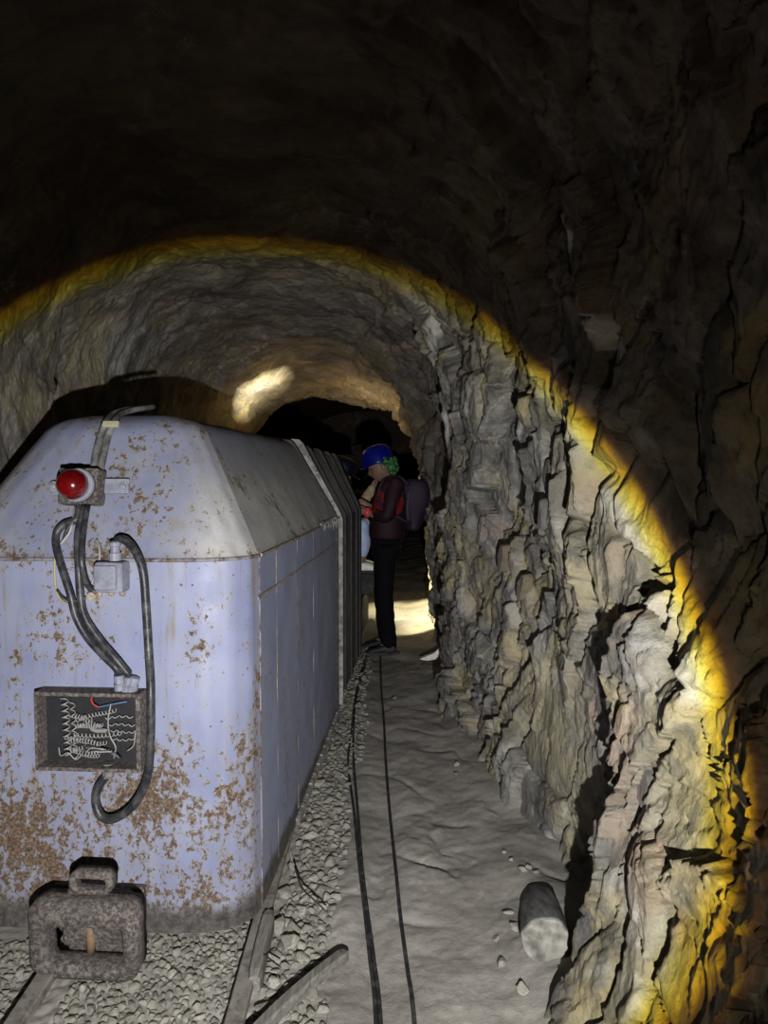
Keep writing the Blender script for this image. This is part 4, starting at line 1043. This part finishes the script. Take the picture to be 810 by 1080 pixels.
def helmet(root, HM, mat, tilt=-.12):
    bm = bmesh.new(); n = 32
    K = HM @ Matrix.Translation((-.002, 0, .040)) @ Matrix.Rotation(tilt, 4, 'Y')
    prof = [(1.06, -.012), (1.05, 0), (1.02, .02), (.99, .05), (.92, .085), (.78, .112), (.55, .130), (.28, .138), (.02, .140)]
    R = []
    for r, h in prof: R.append([bm.verts.new(K @ Vector((r*.128*math.cos(2*PI*k/n), r*.108*math.sin(2*PI*k/n), h))) for k in range(n)])
    for a, b in zip(R[:-1], R[1:]):
        for k in range(n): bm.faces.new((a[k], a[(k+1) % n], b[(k+1) % n], b[k]))
    bm.faces.new(R[-1])
    ins = [bm.verts.new(K @ Vector((.97*.128*math.cos(2*PI*k/n), .97*.108*math.sin(2*PI*k/n), -.010))) for k in range(n)]
    for k in range(n): bm.faces.new((ins[k], R[0][k], R[0][(k+1) % n], ins[(k+1) % n]) if False else (R[0][k], ins[k], ins[(k+1) % n], R[0][(k+1) % n]))
    top = [bm.verts.new(K @ Vector((.9*.128*math.cos(2*PI*k/n), .9*.108*math.sin(2*PI*k/n), .04))) for k in range(n)]
    for k in range(n): bm.faces.new((ins[k], top[k], top[(k+1) % n], ins[(k+1) % n]))
    bm.faces.new(top[::-1])
    hel = bm_obj('helmet', bm, mat, root, True)
    bm = bmesh.new()                                                   # peak
    P0 = []; P1 = []; P2 = []
    for k in range(11):
        a = PI-.75+1.5*k/10; e = math.sin(PI*k/10)
        P0.append(bm.verts.new(K @ Vector((.130*math.cos(a), .110*math.sin(a), .002)))); P1.append(bm.verts.new(K @ Vector(((.130+.045*e)*math.cos(a), (.110+.03*e)*math.sin(a), -.014)))); P2.append(bm.verts.new(K @ Vector(((.130+.043*e)*math.cos(a), (.110+.03*e)*math.sin(a), -.020))))
    for k in range(10):
        bm.faces.new((P0[k], P1[k], P1[k+1], P0[k+1])); bm.faces.new((P1[k], P2[k], P2[k+1], P1[k+1])); bm.faces.new((P2[k], P0[k], P0[k+1], P2[k+1]))
    bm_obj('peak', bm, mat, hel, True)
    return hel
def shoe(root, off, an, to, mat, sole):
    an = Vector(an)-off; to = Vector(to)-off; d = (to-an); d.z = 0; d.normalize(); gz = min(an.z, to.z)
    base = Vector((an.x, an.y, to.z-.03))
    nd = [(*(base-d*.045+Vector((0, 0, .03))), .042, .042), (*(base+d*.03+Vector((0, 0, .04))), .046, .048), (*(base+d*.12+Vector((0, 0, .022))), .042, .030), (*(base+d*.185+Vector((0, 0, .014))), .034, .022), (*(an+Vector((0, 0, .03))), .056), (*(base+Vector((0, 0, .055))), .045)]
    bm = skin_bm(nd, [(0, 1), (1, 2), (2, 3), (1, 5), (5, 4)], 2, 1)
    sh = bm_obj('shoe', bm, mat, root, True)
    bm = bmesh.new(); n = 24; sd = Vector((-d.y, d.x, 0)); a_ = []; b_ = []
    for k in range(n):
        t = 2*PI*k/n; p = base+d*(.065+.140*math.cos(t))+sd*(.044+.008*math.cos(t))*math.sin(t)
        a_.append(bm.verts.new(p+Vector((0, 0, -.018)))); b_.append(bm.verts.new(p+Vector((0, 0, .012))))
    for k in range(n): bm.faces.new((a_[k], a_[(k+1) % n], b_[(k+1) % n], b_[k]))
    bm.faces.new(a_[::-1]); bm.faces.new(b_); bm_obj('sole', bm, sole, sh)
    return sh
# ---- person standing in profile
WY = 5.9
def W(px, py, dy=0): 
    p = at(px, py, WY+dy); return Vector((p.x, p.y, p.z))
def Wn(px, py, dy): 
    p = at(px, py, WY); return Vector((p.x, WY+dy, p.z))
J = dict(pelvis=Wn(407, 573, 0), waist=Wn(408, 556, 0), chest=Wn(411, 530, 0), top=Wn(413, 512, 0), neck=Wn(409, 503, 0),
         sha=Wn(416, 511, -.165), shb=Wn(413, 511, .165), ela=Wn(409, 546, -.225), elb=Wn(404, 544, .22), wra=Wn(388.5, 540, -.12), wrb=Wn(388, 534, .10),
         hpa=Wn(407, 577, -.075), hpb=Wn(406, 577, .075), kna=Wn(405, 626, -.09), knb=Wn(403, 625, .09), ana=Wn(412, 672, -.09), anb=Wn(408, 669, .10), toa=Wn(400, 681, -.095), tob=Wn(396, 678, .11))
fz0 = fz(J['toa'].x, WY)
for k in ('toa', 'tob'): J[k].z = fz0+.048
for k in ('ana', 'anb'): J[k].z = fz0+.10
hd = Wn(401.5, 492, 0)
root, off, HM = figure('person', 'person in a blue helmet and dark red jacket standing in profile beside the locomotive', J, hd, Matrix.Rotation(-.42, 3, 'Y'),
    {'a': ((-1, .15, .25), (.1, .4, -1), (0, .3, 1), .35), 'b': ((-1, -.1, .2), (.1, -.2, -1), (0, -.2, 1), .35)})
m = NM('dark_red_jacket'); mk = None
for c, r in (((-.10, -.10, 1.20), .13), ((.10, -.16, 1.17), .085), ((-.02, -.0, 1.40), .085), ((.10, -.05, 1.41), .10), ((-.165, -.12, 1.13), .05)):
    v = m.n('ShaderNodeVectorMath', operation='DISTANCE'); m.set(v.inputs[0], m.tc.outputs['Object']); v.inputs[1].default_value = c
    k = m.ramp(m.math('ADD', m.math('DIVIDE', v.outputs['Value'], r*2), m.math('MULTIPLY', m.noise(9, 3), .12)), [(.50, 1.), (.53, 0.)])
    mk = k if mk is None else m.math('MAXIMUM', mk, k)
M_jacket = m.out(m.mix(mk, (.016, .003, .006), (.15, .008, .010)), .7, 0, m.bump(m.noise(40, 5), .25, .01), .3)
M_black = simple('black_trousers', (.003, .003, .005), .9, 0, .3, 40, .25, .15)
M_bluehel = simple('blue_helmet', (.003, .006, .16), .22, 0, 0, 40, .05)
def tup(v, *r): return (*v, *r)
Jk = [tup(J['pelvis']+Vector((0, 0, -.05)), .145, .165), tup(J['waist'], .140, .15), tup(J['chest'], .148), tup(J['top'], .115), tup(J['neck']+Vector((.012, 0, -.012)), .070),
      tup(J['sha'], .078), tup(J['ela'], .062), tup(J['wra']+Vector((.03, 0, 0)), .044), tup(J['shb'], .078), tup(J['elb'], .062), tup(J['wrb']+Vector((.03, 0, 0)), .044)]
garment('jacket', Jk, [(0, 1), (1, 2), (2, 3), (3, 4), (3, 5), (5, 6), (6, 7), (3, 8), (8, 9), (9, 10)], M_jacket, root, off)
Tr = [tup(J['pelvis']+Vector((0, 0, .06)), .115, .125), tup(J['hpa'], .092), tup(J['kna'], .077), tup(J['ana']+Vector((-.006, 0, -.055)), .064), tup(J['hpb'], .092), tup(J['knb'], .077), tup(J['anb']+Vector((-.006, 0, -.055)), .064)]
garment('trousers', Tr, [(0, 1), (1, 2), (2, 3), (0, 4), (4, 5), (5, 6)], M_black, root, off)
M_shoe = simple('dark_shoe', (.008, .008, .011), .6, 0, .3); M_sole = simple('shoe_sole', (.035, .034, .036), .8)
for s in 'ab': shoe(root, off, J['an'+s], J['to'+s]+Vector((0, 0, -.0)), M_shoe, M_sole)
helmet(root, HM, M_bluehel, .10)
# green patterned headscarf bunched below the helmet at the nape
m = NM('green_headscarf'); gp = m.noise(55, 3, .6)
M_scarf = m.out(m.ramp(gp, [(.36, (.006, .03, .010)), (.47, (.015, .085, .02)), (.56, (.05, .20, .05)), (.68, (.16, .25, .13))]), .8, 0, m.bump(m.noise(60, 3), .5, .01), .3)
bm = bmesh.new(); rn = random.Random(8)
for p, r in (((.045, -.068, .030), .040), ((.080, -.045, .010), .042), ((.098, 0, .0), .045), ((.075, -.050, -.035), .038), ((.09, .0, -.055), .042), ((.08, .045, .005), .042), ((.045, .068, .030), .04), ((.01, -.080, .045), .028), ((-.03, -.083, .055), .022), ((.068, -.030, -.082), .032), ((.108, -.03, -.03), .03)):
    e = bmesh.new(); bmesh.ops.create_icosphere(e, subdivisions=3, radius=r)
    for v in e.verts: v.co *= 1+.22*float(perlin(np.array([v.co.x*40+v.co.z*25+r*99]), np.array([v.co.y*40+v.co.z*30]), 3)[0])
    merge(bm, e, HM @ Matrix.Translation(p))
bm_obj('headscarf', bm, M_scarf, root, True)
# hem, wrist band, collar
bm = bmesh.new(); c0 = J['pelvis']-off+Vector((0, 0, -.018))
pts = [c0+Vector((.118*math.cos(2*PI*k/24), .132*math.sin(2*PI*k/24), 0)) for k in range(25)]
add_tube(bm, pts, .008, 6); bm_obj('hem', bm, simple('red_hem', (.20, .012, .025), .6), root, True)
bm = bmesh.new(); wr = J['wra']-off; add_cyl(bm, wr+Vector((.012, 0, -.003)), wr+Vector((-.022, .004, .006)), .042, .038, 16); bm_obj('wristband', bm, simple('red_reflective_band', (.75, .06, .09), .25), root, True)
# backpack
bp0 = Wn(436.5, 533, 0)
pk = empty('backpack', bp0); tag(pk, 'slim dark purple backpack on the back of the standing person', 'backpack')
M_pack = simple('dark_purple_fabric', (.016, .003, .020), .7, 0, .3, 30)
bm = skin_bm([(-.005, 0, -.20, .055, .13), (-.005, 0, -.08, .062, .14), (.004, 0, .08, .062, .14), (.012, 0, .17, .055, .12), (.012, 0, .215, .03, .08)], [(0, 1), (1, 2), (2, 3), (3, 4)], 2, 1)
bm_obj('pack_body', bm, M_pack, pk, True)
bm = skin_bm([(.045, 0, -.13, .020, .085), (.048, 0, -.02, .022, .09), (.044, 0, .05, .018, .075)], [(0, 1), (1, 2)], 2, 1); bm_obj('front_pocket', bm, M_pack, pk, True)
M_strap = simple('grey_strap', (.05, .05, .075), .6)
for s in (-1, 1):
    bm = bmesh.new(); add_tube(bm, smooth_path([(-.04, s*.09, .16), (-.13, s*.10, .23), (-.24, s*.12, .20), (-.285, s*.13, .08), (-.24, s*.16, -.02), (-.10, s*.15, -.10), (-.03, s*.11, -.14)], 6), .014, 6)
    bm_obj('shoulder_strap', bm, M_pack if s > 0 else M_pack, pk, True)
bm = bmesh.new(); add_tube(bm, smooth_path([(-.045, -.11, .12), (-.055, -.125, -.0), (-.05, -.12, -.12)], 5), .007, 6); bm_obj('side_strap', bm, M_strap, pk, True)
# ---- second person, sitting in the driver's well behind the locomotive
def S(x, y, z): return Vector((x, y, z))
J2 = dict(pelvis=S(-.50, 6.22, .80), waist=S(-.49, 6.22, .92), chest=S(-.44, 6.22, 1.12), top=S(-.39, 6.22, 1.26), neck=S(-.34, 6.22, 1.31),
          sha=S(-.39, 6.06, 1.24), shb=S(-.37, 6.39, 1.24), ela=S(-.33, 6.00, 1.00), elb=S(-.20, 6.44, 1.13), wra=S(-.22, 6.05, 1.10), wrb=S(-.09, 6.44, 1.32),
          hpa=S(-.47, 6.13, .79), hpb=S(-.47, 6.31, .79), kna=S(-.165, 6.10, 1.02), knb=S(-.15, 6.30, 1.02), ana=S(-.19, 6.10, .66), anb=S(-.19, 6.30, .66), toa=S(-.09, 6.10, .645), tob=S(-.09, 6.30, .645))
hd2 = S(-.38, 6.22, 1.40)
root2, off2, HM2 = figure('person', 'second person in pale jeans and dark blue helmet crouching behind the locomotive end', J2, hd2, Matrix.Rotation(PI, 3, 'Z') @ Matrix.Rotation(-.35, 3, 'Y'),
    {'a': ((1, .1, .1), (0, .3, -1), (0, 1, .2), .4), 'b': ((.5, .1, .85), (1, 0, -.5), (0, -1, .1), .9)})
M_coat = simple('dark_coat', (.004, .004, .008), .8, 0, .3, 30); M_jeans = simple('pale_blue_jeans', (.45, .55, .78), .8, 0, .3, 40)
M_beige = simple('beige_sleeve', (.36, .29, .17), .8, 0, .3, 40)
garment('coat', [tup(J2['pelvis'], .150), tup(J2['waist'], .142), tup(J2['chest'], .15), tup(J2['top'], .115), tup(J2['neck'], .065), tup(J2['sha'], .078), tup(J2['ela'], .06), tup(J2['wra'], .044), tup(J2['shb'], .078)],
        [(0, 1), (1, 2), (2, 3), (3, 4), (3, 5), (5, 6), (6, 7), (3, 8)], M_coat, root2, off2)
garment('sleeve', [tup(J2['shb'], .070), tup(J2['elb'], .056), tup(J2['wrb'], .040)], [(0, 1), (1, 2)], M_beige, root2, off2)
garment('jeans', [tup(J2['pelvis'], .130), tup(J2['hpa'], .098), tup(J2['kna'], .075), tup(J2['ana']+Vector((0, 0, .06)), .056), tup(J2['hpb'], .098), tup(J2['knb'], .075), tup(J2['anb']+Vector((0, 0, .06)), .056)],
        [(0, 1), (1, 2), (2, 3), (0, 4), (4, 5), (5, 6)], M_jeans, root2, off2)
M_white = simple('pale_shoe', (.8, .8, .74), .5, 0, .2)
for s in 'ab': shoe(root2, off2, J2['an'+s], J2['to'+s], M_white, M_sole)
helmet(root2, HM2, simple('dark_blue_helmet', (.001, .0015, .010), .4), .10)
# his torch
tc_ = Vector((-.045, 6.44, 1.385)); ax = (Vector((.12, 7.25, 0))-tc_).normalized()
ht = empty('hand_torch', tc_); tag(ht, 'small black hand torch held by the crouching second person', 'torch')
bm = bmesh.new(); add_cyl(bm, -ax*.06, ax*.03, .013, .013, 16); bm_obj('torch_barrel', bm, M_black, ht, True)
bm = bmesh.new(); lathe(bm, [(.013, 0), (.020, .012), (.020, .030), (.017, .0301), (.017, .026)], ax*.03, ax, 20); bm_obj('torch_head', bm, M_black, ht, True)
# footboard under his shoes
box_obj('foot_board', LI @ Vector((-.16, 6.20, .52)), (.26, .44, .17), M_dark, loco, .015)
